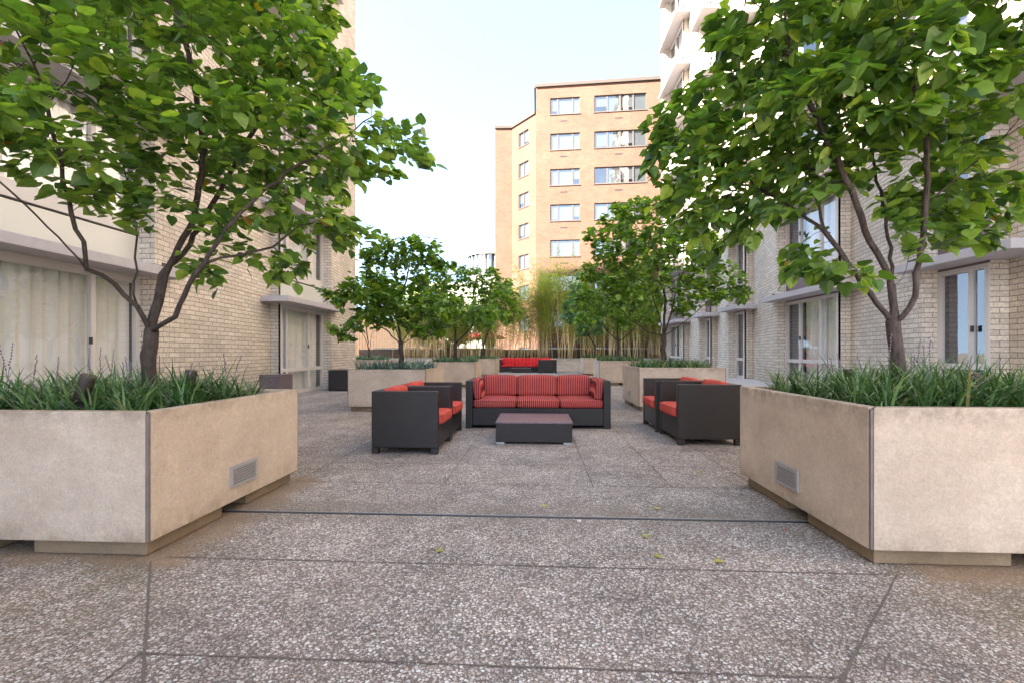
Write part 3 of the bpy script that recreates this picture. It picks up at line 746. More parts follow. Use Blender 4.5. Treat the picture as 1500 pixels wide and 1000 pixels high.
# spotlights half hidden in the ground cover
def spot(p, tilt, rz, label):
    r = empty('spotlight', p, rz); tag(r, label, 'spotlight', 'garden spotlights in the front planters')
    b = MB(); d = Vector((math.sin(tilt), 0, math.cos(tilt))); c = Vector((0, 0, .10))
    b.tube([c-d*.075, c-d*.07, c+d*.02, c+d*.07, c+d*.09, c+d*.098], [.03, .036, .039, .040, .038, .036], 20); b.build('lamp_housing', M['hood'], r)
    b = MB(); b.tube([(0, 0, -.02), c-d*.06], .011, 8); b.build('stake', M['hood'], r)
for (px, py, Z, tl, rz, lab) in ((122, 583, 2.75, .35, 0, 'larger dark bullet spotlight left of the trunk in the left foreground planter'),
                                 (277, 572, 3.45, .2, 0, 'small round dark spotlight right of the trunk in the left foreground planter'),
                                 (1243, 552, 3.5, .25, 1, 'small dark spotlight left of the trunk in the right foreground planter'),
                                 (1437, 572, 2.95, .5, 2.5, 'dark spotlight half hidden in leaves right of the trunk in the right foreground planter')):
    p = at(px, py, Z); spot((p.x, p.y, .775), tl, rz, lab)

# ------------------------------------------------------------------ furniture
def cushion(b, x0, x1, y0, y1, z0, z1, r=.035, bulge=.015, nx=14, ny=10, M_=None):
    """soft box: rounded edges and a crowned top"""
    bm = bmesh.new(); bmesh.ops.create_cube(bm, size=1)
    bmesh.ops.subdivide_edges(bm, edges=bm.edges[:], cuts=9, use_grid_fill=True)
    cx, cy, cz = (x0+x1)/2, (y0+y1)/2, (z0+z1)/2; hx, hy, hz = (x1-x0)/2, (y1-y0)/2, (z1-z0)/2
    idx0 = len(b.v)
    for v in bm.verts:
        q = Vector((math.copysign(abs(v.co.x*2)**.8, v.co.x)*hx, math.copysign(abs(v.co.y*2)**.8, v.co.y)*hy, v.co.z*2*hz))
        c = Vector((max(-hx+r, min(hx-r, q.x)), max(-hy+r, min(hy-r, q.y)), max(-hz+r, min(hz-r, q.z))))
        e = q-c
        if e.length > 1e-9: q = c+e.normalized()*min(r, e.length)
        fx, fy, fz = 1-(q.x/hx)**2, 1-(q.y/hy)**2, 1-(q.z/hz)**2
        q.z += math.copysign(1, q.z)*bulge*max(0, fx)*max(0, fy)*(abs(q.z)/hz)
        q.y += math.copysign(1, q.y)*bulge*.5*max(0, fx)*max(0, fz)*(abs(q.y)/hy)
        q.x += math.copysign(1, q.x)*bulge*.4*max(0, fy)*max(0, fz)*(abs(q.x)/hx)
        q += Vector((cx, cy, cz))
        if M_: q = M_ @ q
        b.v.append(tuple(q))
    bm.verts.index_update()
    for f in bm.faces:
        b.f.append(tuple(idx0+v.index for v in f.verts)); b.uv += [(0, 0)]*len(f.verts); b.sm.append(True); b.tint.append(.5)
    bm.free()
def piping(b, x0, x1, y0, y1, z, r=.03, rr=.005, M_=None):
    pts = []
    for (cx, cy, a0) in ((x1-r, y1-r, 0), (x0+r, y1-r, 90), (x0+r, y0+r, 180), (x1-r, y0+r, 270)):
        for k in range(5): a = R(a0+90*k/4); pts.append(Vector((cx+r*math.cos(a), cy+r*math.sin(a), z)))
    pts.append(pts[0])
    if M_: pts = [M_ @ p for p in pts]
    b.tube(pts, rr, 6, cap=False)

def panel(root, nm, *a, bevel=.008, mt='wicker'):
    b = MB(); b.box(*a); return b.build(nm, M[mt], root, bevel=bevel)
def make_armchair(W=.80, D=.73, Ht=.68, mt='plain_red'):
    """faces -y, origin at centre of footprint"""
    r = empty('armchair'); t = .085; w2, d2 = W/2, D/2; zl = .068; g = .002
    panel(r, 'side_panel', -w2, -w2+t, -d2, d2, zl, Ht); panel(r, 'side_panel', w2-t, w2, -d2, d2, zl, Ht)
    panel(r, 'back_panel', -w2+t+g, w2-t-g, d2-t, d2, zl, Ht-.001)
    panel(r, 'front_panel', -w2+t+g, w2-t-g, -d2+.006, -d2+.05, zl, .30)
    panel(r, 'seat_base', -w2+t+g, w2-t-g, -d2+.05+g, d2-t-g, .20, .295)
    for sx in (-1, 1):
        for sy in (-1, 1):
            xa, xb = sorted((sx*w2-sx*.001, sx*(w2-.065))); ya, yb = sorted((sy*d2-sy*.001, sy*(d2-.075)))
            panel(r, 'leg', xa, xb, ya, yb, 0, zl-g, bevel=.004)
    b = MB(); cushion(b, -w2+t+.004, w2-t-.004, -d2-.035, d2-t-.01, .30, .425, .04, .014)
    s = b.build('seat_cushion', M[mt], r)
    b = MB(); piping(b, -w2+t+.004, w2-t-.004, -d2-.035, d2-t-.01, .41, .04); b.build('piping', M[mt], s)
    Mx = Matrix.Translation((0, d2-t-.10, .43)) @ Matrix.Rotation(R(-8), 4, 'X')
    b = MB(); cushion(b, -w2+t+.006, w2-t-.006, -.065, .065, 0, .275, .04, .012, M_=Mx); b.build('back_cushion', M[mt], r)
    return r
ac = make_armchair()
def put(o, x, y, rz, lab, grp=None):
    o.location = (x, y, 0); o.rotation_euler = (0, 0, rz); tag(o, lab, 'armchair', grp); return o
put(ac, -1.44, 5.42, R(90), 'dark wicker armchair nearest the camera of the left pair, facing right', 'wicker armchairs with red cushions')
c2 = copy_tree(ac); put(c2, -1.44, 6.25, R(90), 'dark wicker armchair of the left pair next to the sofa', 'wicker armchairs with red cushions')
c3 = copy_tree(ac); put(c3, 2.04, 6.09, R(-89), 'dark wicker armchair nearest the camera of the right pair, facing left', 'wicker armchairs with red cushions'); c3.scale = (1.02, 1.02, 1.06)
c4 = copy_tree(ac); put(c4, 2.01, 6.98, R(-90.5), 'dark wicker armchair of the right pair next to the planter', 'wicker armchairs with red cushions'); c4.scale = (1.02, 1.02, 1.04)

def make_sofa(W, D, mt, label, nseat=3, Ht=.69, arms=True, ctop=.735):
    r = empty('sofa'); tag(r, label, 'sofa'); t = .10; w2 = W/2; g = .002; zl = .045
    panel(r, 'side_panel', -w2, -w2+t, 0, D, .0, Ht); panel(r, 'side_panel', w2-t, w2, 0, D, .0, Ht)
    panel(r, 'back_panel', -w2+t+g, w2-t-g, D-t, D, zl, Ht-.001)
    panel(r, 'front_panel', -w2+t+g, w2-t-g, .004, .05, zl, .295)
    panel(r, 'seat_base', -w2+t+g, w2-t-g, .052, D-t-g, .2, .29)
    xs = [-w2+t+.005+(W-2*t-.01)*k/nseat for k in range(nseat+1)]
    for k in range(nseat):
        b = MB(); cushion(b, xs[k]+.001, xs[k+1]-.001, -.02, D-t-.02, .295, .415, .04, .012); s = b.build('seat_cushion', M[mt], r)
        b = MB(); piping(b, xs[k]+.001, xs[k+1]-.001, -.02, D-t-.02, .40, .035, .004); b.build('piping', M[mt], s)
        Mx = Matrix.Translation((0, D-t-.13, .415)) @ Matrix.Rotation(R(-9), 4, 'X')
        b = MB(); x0_, x1_ = xs[k], xs[k+1]
        if k == 0 and arms: x0_ += .09
        if k == nseat-1 and arms: x1_ -= .09
        cushion(b, x0_+.001, x1_-.001, -.07, .07, 0, ctop-.415, .04, .014, M_=Mx); b.build('back_cushion', M[mt], r)
    if arms:
        for s in (-1, 1):
            Mx = Matrix.Translation((s*(w2-t-.075), .045, .415)) @ Matrix.Rotation(R(s*9), 4, 'Y')
            b = MB(); cushion(b, -.06, .06, 0, D-t-.22, 0, .30, .035, .01, M_=Mx); b.build('arm_cushion', M[mt], r)
    return r
s1 = make_sofa(2.10, .96, 'stripe', 'dark wicker sofa with red striped cushions behind the coffee table')
s1.location = (.01, 6.80, 0); s1.rotation_euler = (0, 0, R(1.5))
s2 = make_sofa(3.0, .95, 'far_red', 'long wicker sofa with plain bright red cushions at the far end by the low wall', 4, .70, False, .80)
s2.location = (-.62, 26.2, 0)

def coffee(label, W, D, h, x, y):
    r = empty('coffee_table', (x, y, 0)); tag(r, label, 'coffee table', 'low wicker tables'); w2, d2 = W/2, D/2
    b = MB(); b.box(-w2+.006, w2-.006, -d2+.006, d2-.006, .024, h-.02); b.build('base_box', M['wicker'], r, bevel=.008)
    b = MB(); b.box(-w2, w2, -d2, d2, h-.018, h); tp = b.build('table_top', M['wicker_top'], r, bevel=.004)
    for sx in (-1, 1):
        for sy in (-1, 1):
            xa, xb = sorted((sx*(w2-.01), sx*(w2-.11))); ya, yb = sorted((sy*(d2-.012), sy*(d2-.09)))
            b = MB(); b.box(xa, xb, ya, yb, 0, .022); b.build('foot', M['metal'], r, bevel=.002)
m, n, b = mat('grey_wicker_top'); M['wicker_top'] = m
uv = coord(n, 'UV'); t = n.nodes.new('ShaderNodeTexBrick'); t.inputs['Scale'].default_value = 1; t.inputs['Brick Width'].default_value = .045; t.inputs['Row Height'].default_value = .022
t.inputs['Mortar Size'].default_value = .003; t.inputs['Mortar Smooth'].default_value = .5
t.inputs['Color1'].default_value = (.15, .11, .12, 1); t.inputs['Color2'].default_value = (.24, .17, .18, 1); t.inputs['Mortar'].default_value = (.07, .055, .065, 1)
n.links.new(uv, t.inputs['Vector']); n.links.new(t.outputs['Color'], b.inputs['Base Color']); b.inputs['Roughness'].default_value = .3
bump(n, b, mth(n, 'SUBTRACT', 1, t.outputs['Fac']), .4, .002)
coffee('low square wicker coffee table with greyish top in front of the striped sofa', .93, .82, .267, -.04, 6.04)
coffee('low wicker coffee table in front of the bright red far sofa', 1.08, .6, .25, -.88, 25.9)
# the grey armchair seen from the side at the far right of the red sofa
c5 = copy_tree(ac); c5.location = (.55, 25.8, 0); c5.rotation_euler = (0, 0, R(180)); c5.scale = (1.25, 1.0, 1.04)
tag(c5, 'wicker armchair seen from behind at the far end beside the bright red sofa', 'armchair', 'wicker armchairs with red cushions')

def cube_stool(name, x0, x1, y0, y1, h, label, cat):
    r = empty(name, ((x0+x1)/2, (y0+y1)/2, 0)); tag(r, label, cat); X, Y = (x1-x0)/2, (y1-y0)/2
    panel(r, 'base_box', -X+.005, X-.005, -Y+.005, Y-.005, .03, h-.03, mt='wicker_top' if name == 'side_table' else 'wicker'); panel(r, 'top_panel', -X, X, -Y, Y, h-.028, h, mt='wicker_top' if name == 'side_table' else 'wicker')
    for sx in (-1, 1):
        for sy in (-1, 1):
            xa, xb = sorted((sx*(X-.01), sx*(X-.07))); ya, yb = sorted((sy*(Y-.01), sy*(Y-.07))); panel(r, 'foot', xa, xb, ya, yb, 0, .028, bevel=.002)
cube_stool('storage_cube', -6.02, -5.1, 13.2, 14.1, .60, 'black wicker storage cube by the corner of the left building', 'storage box')
cube_stool('side_table', -6.3, -5.82, 10.3, 10.9, .60, 'grey topped wicker side table by the left wall behind the front planter', 'side table')

# ------------------------------------------------------------------ trees
def grow(skel, attr, step=.09, kill=.13, iters=70, jitter=.25):
    """skel: list of polylines (world) sharing start points; returns nodes, parents"""
    nodes, par = [], []
    def add(p, q): nodes.append(np.array(p, float)); par.append(q); return len(nodes)-1
    for pl in skel:
        pl = [np.array(p, float) for p in pl]
        if not nodes: cur = add(pl[0], -1)
        else: cur = int(np.argmin([np.linalg.norm(nd-pl[0]) for nd in nodes]))
        for p in pl[1:]:
            a = nodes[cur]; L = np.linalg.norm(p-a); k = max(1, int(round(L/step)))
            base = a.copy()
            for i in range(1, k+1):
                q = base+(p-base)*i/k
                if i < k: q = q+rng.normal(0, step*.07, 3)
                cur = add(q, cur)
    A = attr.copy(); nd = np.array(nodes)
    D = np.linalg.norm(A[:, None]-nd[None], axis=2); near = D.argmin(1); dist = D.min(1)
    dirs = {}
    for it in range(iters):
        alive = dist > kill
        A, near, dist = A[alive], near[alive], dist[alive]
        if len(A) == 0: break
        new = []
        for i in np.unique(near):
            sel = A[near == i]; v = sel-nodes[i]; v = v/np.linalg.norm(v, axis=1)[:, None]; m_ = v.sum(0)+rng.normal(0, jitter, 3)*math.sqrt(len(sel))
            if par[i] >= 0:
                pd = nodes[i]-nodes[par[i]]; pd = pd/(np.linalg.norm(pd)+1e-9); m_ = m_/(np.linalg.norm(m_)+1e-9)+pd*.45
            m_ = m_/(np.linalg.norm(m_)+1e-9)
            new.append((nodes[i]+m_*step, i))
        start = len(nodes)
        for p, i in new: add(p, i)
        nn_ = np.array([p for p, i in new]); D = np.linalg.norm(A[:, None]-nn_[None], axis=2); k = D.argmin(1); d = D.min(1)
        up = d < dist; near = np.where(up, k+start, near); dist = np.where(up, d, dist)
        # attractors that stop getting nearer are dropped
    return np.array(nodes), np.array(par)

def tree_mesh(nodes, par, root_r, tip_r=.0028, n_side=7):
    N_ = len(nodes); ch = [[] for _ in range(N_)]
    for i, p in enumerate(par):
        if p >= 0: ch[p].append(i)
    cnt = np.ones(N_); 
    order = []; st = [0]
    while st:
        i = st.pop(); order.append(i); st += ch[i]
    tips = np.zeros(N_); depth_tip = np.zeros(N_)
    for i in reversed(order):
        if not ch[i]: tips[i] = 1
        else: tips[i] = sum(tips[c] for c in ch[i]); depth_tip[i] = 1+min(depth_tip[c] for c in ch[i]); 
    mxd = np.zeros(N_)
    for i in reversed(order):
        if ch[i]: mxd[i] = 1+max(mxd[c] for c in ch[i])
    p_ = math.log(root_r/tip_r)/math.log(tips[0]); rad = tip_r*tips**p_; rad *= .58+.42*(tips/tips[0])**.6
    return ch, rad, mxd, order
def tree(name, label, cat, base, skel, blobs, natt, root_r, leafn, leafs, lmat, bmat, group=None, step=.09, kill=.13, thick=5, flare=1.25, tint_mu=.45, droop=.5):
    atts = []
    vol = np.array([b_[1]*b_[2]*b_[3] for b_ in blobs])**.8; vol = vol/vol.sum()
    for (c, rx, ry, rz), f in zip(blobs, vol):
        k = max(4, int(natt*f)); v = rng.normal(0, 1, (k, 3)); v /= np.linalg.norm(v, axis=1)[:, None]; v *= rng.uniform(.15, 1, (k, 1))**(1/2.6)
        atts.append(np.array(c)+v*np.array([rx, ry, rz]))
    A = np.vstack(atts)
    nodes, par = grow(skel, A, step, kill)
    ch, rad, mxd, order = tree_mesh(nodes, par, root_r)
    base = np.array(base)
    root = empty(name, tuple(base)); tag(root, label, cat, group)
    b = MB(); done = set(); st = [(0, None)]
    while st:
        i, frm = st.pop(); chain = [i]; 
        while ch[chain[-1]]:
            cs = sorted(ch[chain[-1]], key=lambda c: -rad[c]); 
            for c in cs[1:]: st.append((c, chain[-1]))
            chain.append(cs[0])
        pts = [nodes[j]-base for j in chain]; rr = [rad[j] for j in chain]
        if frm is not None: pts = [nodes[frm]-base]+pts; rr = [min(rad[frm]*.9, rr[0]*1.35)]+rr
        if i == 0 and len(rr) > 2: rr[0] *= flare; rr[1] *= 1+(flare-1)*.4
        rr = [x*(1+random.uniform(-.06, .06)) for x in rr]
        if len(pts) > 1: b.tube([tuple(p) for p in pts], rr, 10 if rr[0] > .03 else (6 if rr[0] > .008 else 4), cap=True)
    b.build('trunk', bmat, root)
    cand = [i for i in order if mxd[i] <= thick and nodes[i][2] > nodes[0][2]+.35]
    wts = np.array([1.0/(1+.25*mxd[i]) for i in cand]); wts /= wts.sum()
    pick = rng.choice(len(cand), leafn, p=wts)
    cc = A.mean(0); lb = MB(); near_ = step < .1
    for q in pick:
        i = cand[q]; P = Vector(nodes[i]-base); tw = Vector(nodes[i]-nodes[par[i]]).normalized()
        out = Vector((nodes[i][0]-cc[0], nodes[i][1]-cc[1], 0)); out = out.normalized() if out.length > .01 else Vector((1, 0, 0))
        ang = random.uniform(0, 2*math.pi)
        d = (tw*.7+Vector((math.cos(ang), math.sin(ang), 0))*.9+out*.35+Vector((0, 0, random.uniform(-droop*1.7, .15)))).normalized()
        s_ = leafs*random.uniform(.5, 1.3); pet = s_*random.uniform(.35, .7)
        P = P+Vector(rng.normal(0, step*.35, 3))+d*pet*.6+Vector((0, 0, -pet*.15))
        nrm = Vector((random.gauss(0, .38), random.gauss(0, .38), 1)); nrm = (nrm-d*nrm.dot(d)).normalized(); sd_ = d.cross(nrm)
        fold = random.uniform(.05, .3); curl = random.uniform(-.05, .3)
        def V(u_, w_):  # u along, w across
            return P+d*(u_*s_)+sd_*(w_*s_)+nrm*(abs(w_)*fold*s_-curl*u_*u_*s_)
        tn = min(1, max(0, random.gauss(tint_mu, .27)))
        if tn > .955 and random.random() < .92: tn = .9*random.random()
        mids = [V(0, 0), V(.33, 0), V(.68, 0), V(1.05, 0)]
        for sg in (-1, 1):
            o0, o1, o2, o3 = V(-.07, .20*sg), V(.08, .41*sg), V(.38, .49*sg), V(.73, .29*sg)
            if near_: lb.face([mids[0], o1, o0][::sg], smooth=False, tint=tn)
            lb.face([mids[0], mids[1], o2, o1][::sg], smooth=False, tint=tn)
            lb.face([mids[1], mids[2], o3, o2][::sg], smooth=False, tint=tn)
            lb.face([mids[2], mids[3], o3][::sg], smooth=False, tint=tn)
    lb.build('crown', lmat, root)
    return root

def blob(px, py, rx, ry, Z, rz): c = at(px, py, Z); return (tuple(c), rx*Z/F, rz, ry*Z/F)
def pl(*pts): return [tuple(at(*p)) for p in pts]

# near left tree
b0 = at(220, 600, 3.25); b0.z = .70
fk = (222, 486, 3.25)
skel = [[tuple(b0)]+pl((218, 540, 3.25), fk), pl(fk, (201, 449, 3.2), (168, 416, 3.1), (127, 395, 2.95), (86, 348, 2.8), (37, 300, 2.65), (-20, 245, 2.5)),
        pl((127, 395, 2.95), (125, 375, 2.9), (104, 311, 2.85), (88, 225, 2.8), (60, 120, 2.7)),
        pl((201, 449, 3.2), (196, 412, 3.25), (201, 345, 3.3), (188, 280, 3.3), (170, 180, 3.3)),
        pl(fk, (226, 460, 3.3), (239, 404, 3.35), (261, 363, 3.4), (285, 320, 3.4), (300, 220, 3.4), (285, 120, 3.3), (260, 20, 3.2)),
        pl(fk, (231, 479, 3.2), (257, 464, 3.15), (276, 419, 3.1), (299, 386, 3.1), (328, 337, 3.1), (380, 285, 3.2), (440, 240, 3.4), (510, 200, 3.5)),
        pl((239, 404, 3.35), (270, 370, 3.5), (300, 322, 3.6), (340, 250, 3.7), (390, 160, 3.7), (420, 70, 3.6)),
        pl((299, 386, 3.1), (345, 375, 3.2), (400, 362, 3.4), (440, 330, 3.5))]
B = [blob(*q) for q in ((60,60,110,90,2.5,.5), (30,180,100,60,2.4,.4), (170,60,100,80,2.9,.7), (120,180,110,60,2.8,.6), (290,50,110,80,3.2,.8), (230,170,100,60,3.1,.7),
     (390,90,110,75,3.4,.8), (340,190,110,50,3.4,.8), (470,120,60,50,3.5,.6), (530,160,60,40,3.6,.5), (592,190,38,26,3.6,.3), (600,235,28,20,3.6,.3), (535,350,22,14,3.7,.3), (510,220,70,40,3.6,.5),
     (430,210,100,50,3.4,.7), (330,250,110,35,3.3,.7), (200,270,75,45,3.0,.5), (90,250,70,30,2.7,.4), (430,300,80,40,3.6,.6), (480,335,55,32,3.7,.5), (360,340,60,30,3.5,.5),
     (320,400,32,25,3.4,.3), (395,385,35,25,3.6,.4), (-60,120,100,140,2.5,.5), (190,-90,260,70,3.2,1.0), (430,-10,60,50,3.5,.5))]
tree('redbud_tree', 'broad leafy tree with low forked trunk in the left foreground planter', 'tree', b0, skel, B, 1600, .045, 8800, .077, M['leaf'], M['bark'], 'courtyard trees in the planters', step=.085, kill=.12, tint_mu=.52, droop=.3)
# near right tree
b0 = at(1322, 600, 3.2); b0.z = .73; fk = (1308, 472, 3.2)
skel = [[tuple(b0)]+pl((1315, 530, 3.2), fk), pl(fk, (1298, 460, 3.2), (1242, 386, 3.25), (1207, 338, 3.35), (1168, 310, 3.45), (1120, 280, 3.6), (1050, 262, 3.7)),
        pl(fk, (1306, 422, 3.2), (1303, 406, 3.2), (1274, 354, 3.15), (1255, 300, 3.1), (1238, 262, 3.1), (1196, 172, 3.2), (1160, 104, 3.3), (1150, 30, 3.3)),
        pl((1306, 422, 3.2), (1306, 364, 3.3), (1293, 300, 3.35), (1278, 230, 3.4), (1290, 120, 3.4)),
        pl(fk, (1322, 464, 3.15), (1341, 434, 3.1), (1348, 364, 3.05), (1356, 300, 3.0), (1358, 220, 2.95), (1340, 130, 2.9), (1390, 30, 2.8)),
        pl((1306, 422, 3.2), (1320, 410, 3.1), (1338, 360, 3.0), (1333, 338, 3.0), (1300, 300, 2.9)),
        pl((1356, 300, 3.0), (1400, 262, 2.9), (1450, 220, 2.8)),
        pl((1207, 338, 3.35), (1200, 300, 3.4), (1190, 250, 3.5), (1120, 190, 3.6))]
B = [blob(*q) for q in ((1130,80,100,80,3.5,.7), (1230,40,130,80,3.1,.8), (1380,50,130,80,2.8,.7), (1480,100,80,90,2.7,.6), (1050,150,70,40,3.7,.5), (965,172,40,20,3.8,.3), (1000,225,60,40,3.7,.5),
     (1060,245,90,50,3.6,.6), (1150,190,110,60,3.3,.7), (1270,150,110,60,3.0,.7), (1400,160,110,55,2.8,.6), (995,300,35,25,3.7,.4), (1070,325,55,28,3.6,.5), (1130,300,60,35,3.5,.5),
     (1220,230,80,45,3.3,.6), (1185,385,50,20,3.4,.4), (1240,415,28,18,3.3,.3), (1150,395,20,14,3.5,.3), (1420,285,55,40,3.1,.5), (1385,350,50,22,3.1,.4), (1445,325,25,22,3.1,.4),
     (1360,270,65,35,3.1,.5), (1300,-80,260,60,3.1,1.0), (1470,205,50,35,2.8,.4))]
tree('redbud_tree', 'broad leafy tree with pale scarred trunk in the right foreground planter', 'tree', b0, skel, B, 1500, .042, 8200, .086, M['leaf'], M['bark2'], 'courtyard trees in the planters', step=.085, kill=.12, tint_mu=.47, droop=.6)
# middle trees
def mid(label, base_px, Z, fork_y, limbs, blobs, natt, rr, nleaf, ls, lm='leaf_small', bm='bark', name='redbud_tree', zb=.72, grp='courtyard trees in the planters', step=.14, kill=.18, tm=.45):
    b0 = at(base_px, 500, Z); b0.z = zb; f = (base_px, fork_y, Z)
    sk = [[tuple(b0), tuple(at(*f))]]
    for l in limbs: sk.append(pl(f, *l))
    tree(name, label, 'tree', b0, sk, [blob(*q) for q in blobs], natt, rr, nleaf, ls, M[lm], M[bm], grp, step=step, kill=kill, thick=4, tint_mu=tm)
Z = 9.55
mid('tiered leafy tree in the second planter of the left row', 587, Z, 503, [[(560, 480, Z), (535, 462, Z)], [(583, 470, Z+.2), (590, 430, Z+.2), (600, 390, Z)], [(608, 478, Z-.2), (630, 440, Z-.2)], [(615, 490, Z), (650, 482, Z)], [(572, 465, Z+.3), (560, 430, Z+.4)]],
    [(600,372,50,22,Z,.6), (555,388,32,18,Z,.5), (640,385,20,10,Z,.3), (525,425,40,16,Z,.5), (492,432,20,9,Z,.3), (575,440,55,22,Z,.9), (640,450,35,24,Z,.7), (500,480,26,6,Z-.2,.3), (548,468,36,16,Z,.6), (622,478,34,14,Z,.6), (585,412,40,14,Z,.6)],
    620, .05, 5200, .10)
Z = 9.75
mid('dense rounded tree in the second planter of the right row', 972, Z, 492, [[(950, 487, Z), (925, 470, Z)], [(965, 460, Z+.2), (950, 420, Z+.2)], [(985, 450, Z-.2), (1000, 400, Z-.2)], [(1005, 470, Z), (1040, 440, Z)], [(975, 440, Z+.5), (960, 370, Z+.4)]],
    [(905,350,50,40,Z,.9), (955,330,55,40,Z,.9), (1005,365,50,40,Z,.9), (1055,410,38,30,Z,.7), (925,425,60,32,Z,1.), (880,435,38,28,Z,.7), (1000,430,48,30,Z,.9), (960,385,75,50,Z,1.2), (1075,432,22,18,Z,.4), (868,400,28,22,Z,.5), (930,305,30,22,Z,.5)],
    700, .055, 7000, .10)
Z = 15.5
mid('leafy tree in the third planter of the left row', 667, Z, 503, [[(645, 485, Z), (630, 460, Z)], [(668, 465, Z+.4), (665, 420, Z+.4)], [(690, 480, Z-.4), (710, 450, Z-.4)]],
    [(680,415,45,24,Z,1.2), (652,400,22,14,Z,.6), (722,425,28,26,Z,.8), (700,458,46,22,Z,1.2), (655,458,36,22,Z,1.), (640,430,28,24,Z,.8)], 420, .055, 3900, .12, step=.2, kill=.25)
Z = 16.6
mid('leafy tree in the third planter of the right row', 905, Z, 500, [[(890, 485, Z), (870, 465, Z)], [(905, 465, Z+.4), (900, 430, Z+.4)], [(925, 485, Z-.4), (945, 460, Z-.4)]],
    [(885,440,38,26,Z,1.1), (915,455,48,26,Z,1.2), (862,458,24,24,Z,.8), (920,415,38,26,Z,1.)], 360, .055, 3600, .12, step=.2, kill=.25)
Z = 22
mid('small tree in the farthest planter of the left row', 708, Z, 505, [[(700, 490, Z), (690, 470, Z)], [(715, 485, Z), (730, 460, Z)]],
    [(735,435,22,20,Z,1.2), (715,455,30,20,Z,1.3), (748,460,14,14,Z,.8)], 220, .05, 2200, .15, step=.28, kill=.34)
Z = 23.3
mid('small blue green tree in the farthest planter of the right row', 872, Z, 507, [[(862, 490, Z), (850, 470, Z)], [(878, 485, Z), (885, 460, Z)]],
    [(845,455,20,24,Z,1.), (865,480,24,14,Z,1.), (850,425,14,12,Z,.7)], 220, .05, 2300, .15, 'leaf_blue', step=.28, kill=.34)
Z = 19.9
b0 = at(541, 500, Z); b0.z = .74
tree('crape_myrtle', 'slender multi stemmed tree just past the corner of the left building', 'tree', b0,
     [[tuple(b0), tuple(at(541, 515, Z))], pl((541, 515, Z), (530, 480, Z), (524, 450, Z), (520, 420, Z)), pl((541, 515, Z), (546, 480, Z), (549, 450, Z)), pl((541, 515, Z), (537, 485, Z+.3), (538, 450, Z+.4), (545, 410, Z))],
     [blob(*q) for q in ((545,425,28,24,Z,1.2), (520,430,24,20,Z,1.), (560,455,20,14,Z,.8), (545,460,30,12,Z,1.))], 230, .045, 2300, .13, M['leaf_small'], M['bark2'], None, step=.25, kill=.3)
# sunlit trees beyond the parapet
def bgtree(label, px, Z, zb, top_y, wpx, n, lm='leaf_far'):
    b0 = at(px, 500, Z); b0.z = zb; r = wpx
    tree('background_tree', label, 'tree', b0, [[tuple(b0), tuple(at(px, 500, Z)), tuple(at(px+3, 470, Z))]],
         [blob(px+random.uniform(-r*.5, r*.5), random.uniform(top_y+14, 500), r*.5, 16, Z+random.uniform(-1, 1), 1.2) for _ in range(7)], 240, .12, n, .26, M[lm], M['bark'], 'trees beyond the parapet', step=.4, kill=.5)
bgtree('pale sunny tree beyond the parapet behind the tiered tree', 600, 44, -1, 440, 38, 4200)
bgtree('sunny tree beyond the parapet left of the parasols', 660, 48, -1, 450, 40, 4200)
bgtree('yellowish tree beyond the parapet next to the brick block', 712, 46, -1, 455, 22, 3000)

# bamboo
def bamboo(seed, ht):
    random.seed(seed); r = empty('bamboo_clump'); cb = MB(); lb = MB()
    for _ in range(17):
        x, y = random.gauss(0, .36), random.gauss(0, .3); lean = Vector((random.gauss(0, .13), random.gauss(0, .10), 1)); h_ = ht*random.uniform(.6, 1.08)
        pts = [Vector((x, y, 0))+Vector((lean.x*(t*h_)*(.5+.9*t), lean.y*(t*h_)*(.5+.9*t), h_*t)) for t in [k/7 for k in range(8)]]
        cb.tube(pts, [.018*(1-.8*k/7) for k in range(8)], 5)
        for _ in range(95):
            t = random.triangular(.22, 1.0, .85); k = min(6, int(t*7)); p = pts[k].lerp(pts[k+1], t*7-k)
            a = random.uniform(0, 6.28); o_ = random.uniform(.05, .55)*(1.15-t*.6); c = p+Vector((math.cos(a)*o_, math.sin(a)*o_, o_*.25-.3*o_*random.random()))
            tn = min(1, max(0, random.gauss(.35+.25*(random.random()), .22)))
            for _ in range(4):
                a2 = random.uniform(0, 6.28); d = Vector((math.cos(a2), math.sin(a2), random.uniform(-.9, .3))).normalized(); s_ = Vector((-d.y, d.x, random.uniform(-.4, .4))).normalized()
                L = random.uniform(.14, .24); q = c+Vector((random.gauss(0, .06), random.gauss(0, .06), random.gauss(0, .06)))
                lb.face([q, q+d*L*.4+s_*.02, q+d*L, q+d*L*.4-s_*.02], tint=tn)
    cb.build('culm', M['culm'], r)['kind'] = 'stuff'; lb.build('foliage', M['bamboo_leaf'], r)['kind'] = 'stuff'
    return r
protos = [bamboo(11+k, h_) for k, h_ in enumerate((6.3, 5.4, 4.6))]; usedp = set()
spots = []
for k in range(22):
    x = -8.6+k*.78; spots.append((x+random.uniform(-.15, .15), 29.5+random.uniform(-.5, .8), k))
places = ['behind the far left planter', 'behind the tiered tree', 'behind the third planter of the left row', 'left of the red sofa', 'behind the bright red sofa', 'right of the red sofa', 'behind the farthest right planter', 'near the right building']
def pk(x):
    return 0 if x < 3 else 2 if x < 5 else 1
hts = {}
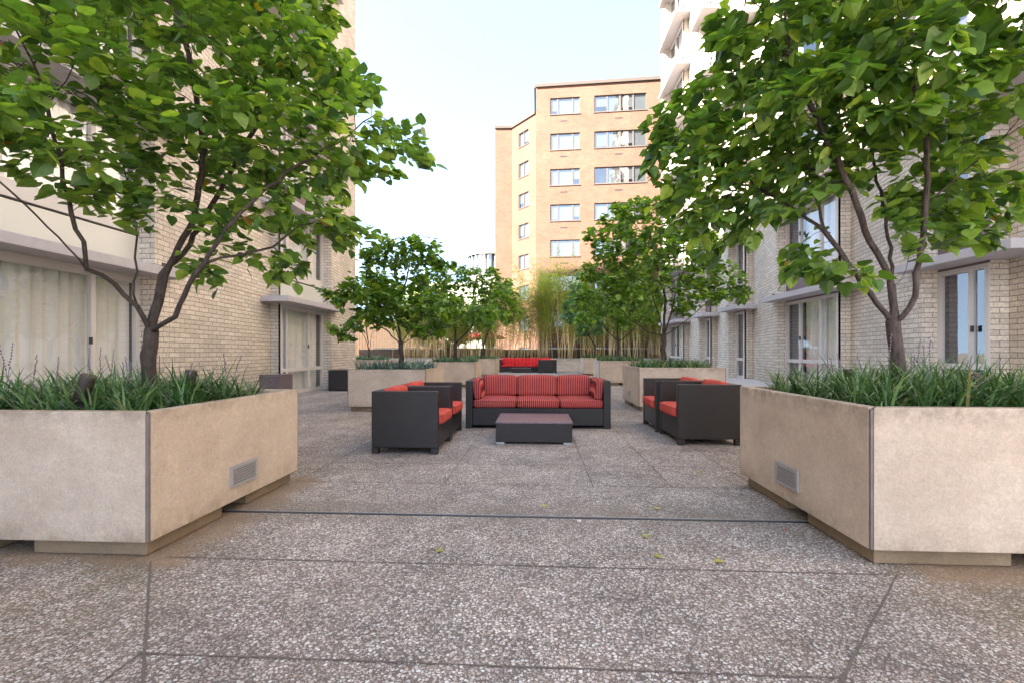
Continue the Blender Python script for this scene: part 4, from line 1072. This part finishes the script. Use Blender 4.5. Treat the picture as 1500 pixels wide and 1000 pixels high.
for j, (x, y, k) in enumerate(spots):
    px = 787+F*x/y
    pi = 0 if (725 < px < 860) else (1 if 860 <= px < 960 else 2)
    if pi == 0 and j % 3 == 0: pi = 1
    o = protos[pi] if pi not in usedp else copy_tree(protos[pi]); usedp.add(pi)
    o.location = (x, y, .62); o.rotation_euler = (0, 0, j*1.7); s_ = random.uniform(.85, 1.1); o.scale = (s_, s_, s_*random.uniform(.92, 1.05))
    ORD = 'first second third fourth fifth sixth seventh eighth ninth tenth eleventh'.split()
    where = f'{ORD[j]} clump from the left end of the bed' if j < 11 else f'{ORD[21-j]} clump from the right end of the bed'
    tag(o, ['tall feathery golden bamboo', 'leaning yellow green bamboo', 'shorter leafy bamboo'][pi]+', '+where, 'bamboo', 'bamboo growing in the bed along the parapet')
for pi in range(3):
    if pi not in usedp:
        for c_ in list(protos[pi].children): bpy.data.objects.remove(c_)
        bpy.data.objects.remove(protos[pi])

# ------------------------------------------------------------------ fallen leaves on the paving
random.seed(5)
def fallen(px, py, c, lab, s=.05):
    Z = H*F/(py-HY); p = at(px, py, Z); a = random.uniform(0, 6.28)
    d = Vector((math.cos(a), math.sin(a), 0)); e = Vector((-d.y, d.x, 0)); up = Vector((0, 0, 1)); b = MB()
    mids = [d*(u*s)+up*(.004+.010*math.sin(u*3)) for u in (0, .35, .7, 1.05)]
    for sg in (-1, 1):
        o1, o2 = d*.33*s+e*.42*s*sg+up*.014, d*.68*s+e*.28*s*sg+up*.010
        b.face([mids[0], mids[1], o1], tint=.5); b.face([mids[1], mids[2], o2, o1], tint=.5); b.face([mids[2], mids[3], o2], tint=.5)
    b.tube([mids[0], mids[0]-d*.4*s+up*.004], .001, 4)
    nm = 'fallen_'+'_'.join(f'{int(v*100)}' for v in c)
    o = b.build('fallen_leaf', bpy.data.materials.get(nm) or simple(nm, c, .6)); o.location = (p.x, p.y, .002); tag(o, lab, 'leaf', 'fallen leaves on the paving')
yg, yl, rd, wh, bn = (.30, .30, .05), (.42, .36, .07), (.40, .03, .03), (.65, .62, .58), (.09, .04, .035)
fallen(650, 806, yg, 'green yellow fallen leaf left of centre on the foreground paving')
fallen(797, 740, yl, 'small yellow fallen leaf just behind the metal strip at the centre')
fallen(847, 763, wh, 'pale scrap of leaf lying right in front of the metal strip', .035)
fallen(957, 745, yl, 'yellow fallen leaf just behind the metal strip right of centre')
fallen(945, 784, yg, 'yellow green fallen leaf a little in front of the metal strip right of centre')
fallen(957, 815, yg, 'green yellow fallen leaf furthest forward right of centre, touching the joint')
fallen(1046, 824, yl, 'yellow fallen leaf on the joint towards the right foreground planter', .06)
fallen(1155, 778, rd, 'small red fallen petal beside the right foreground planter', .03)
fallen(1070, 802, bn, 'tiny dark brown fallen leaf between the yellow leaf and the right planter', .028)
fallen(1024, 691, yl, 'pale yellow fallen leaf in front of the right armchairs', .05)
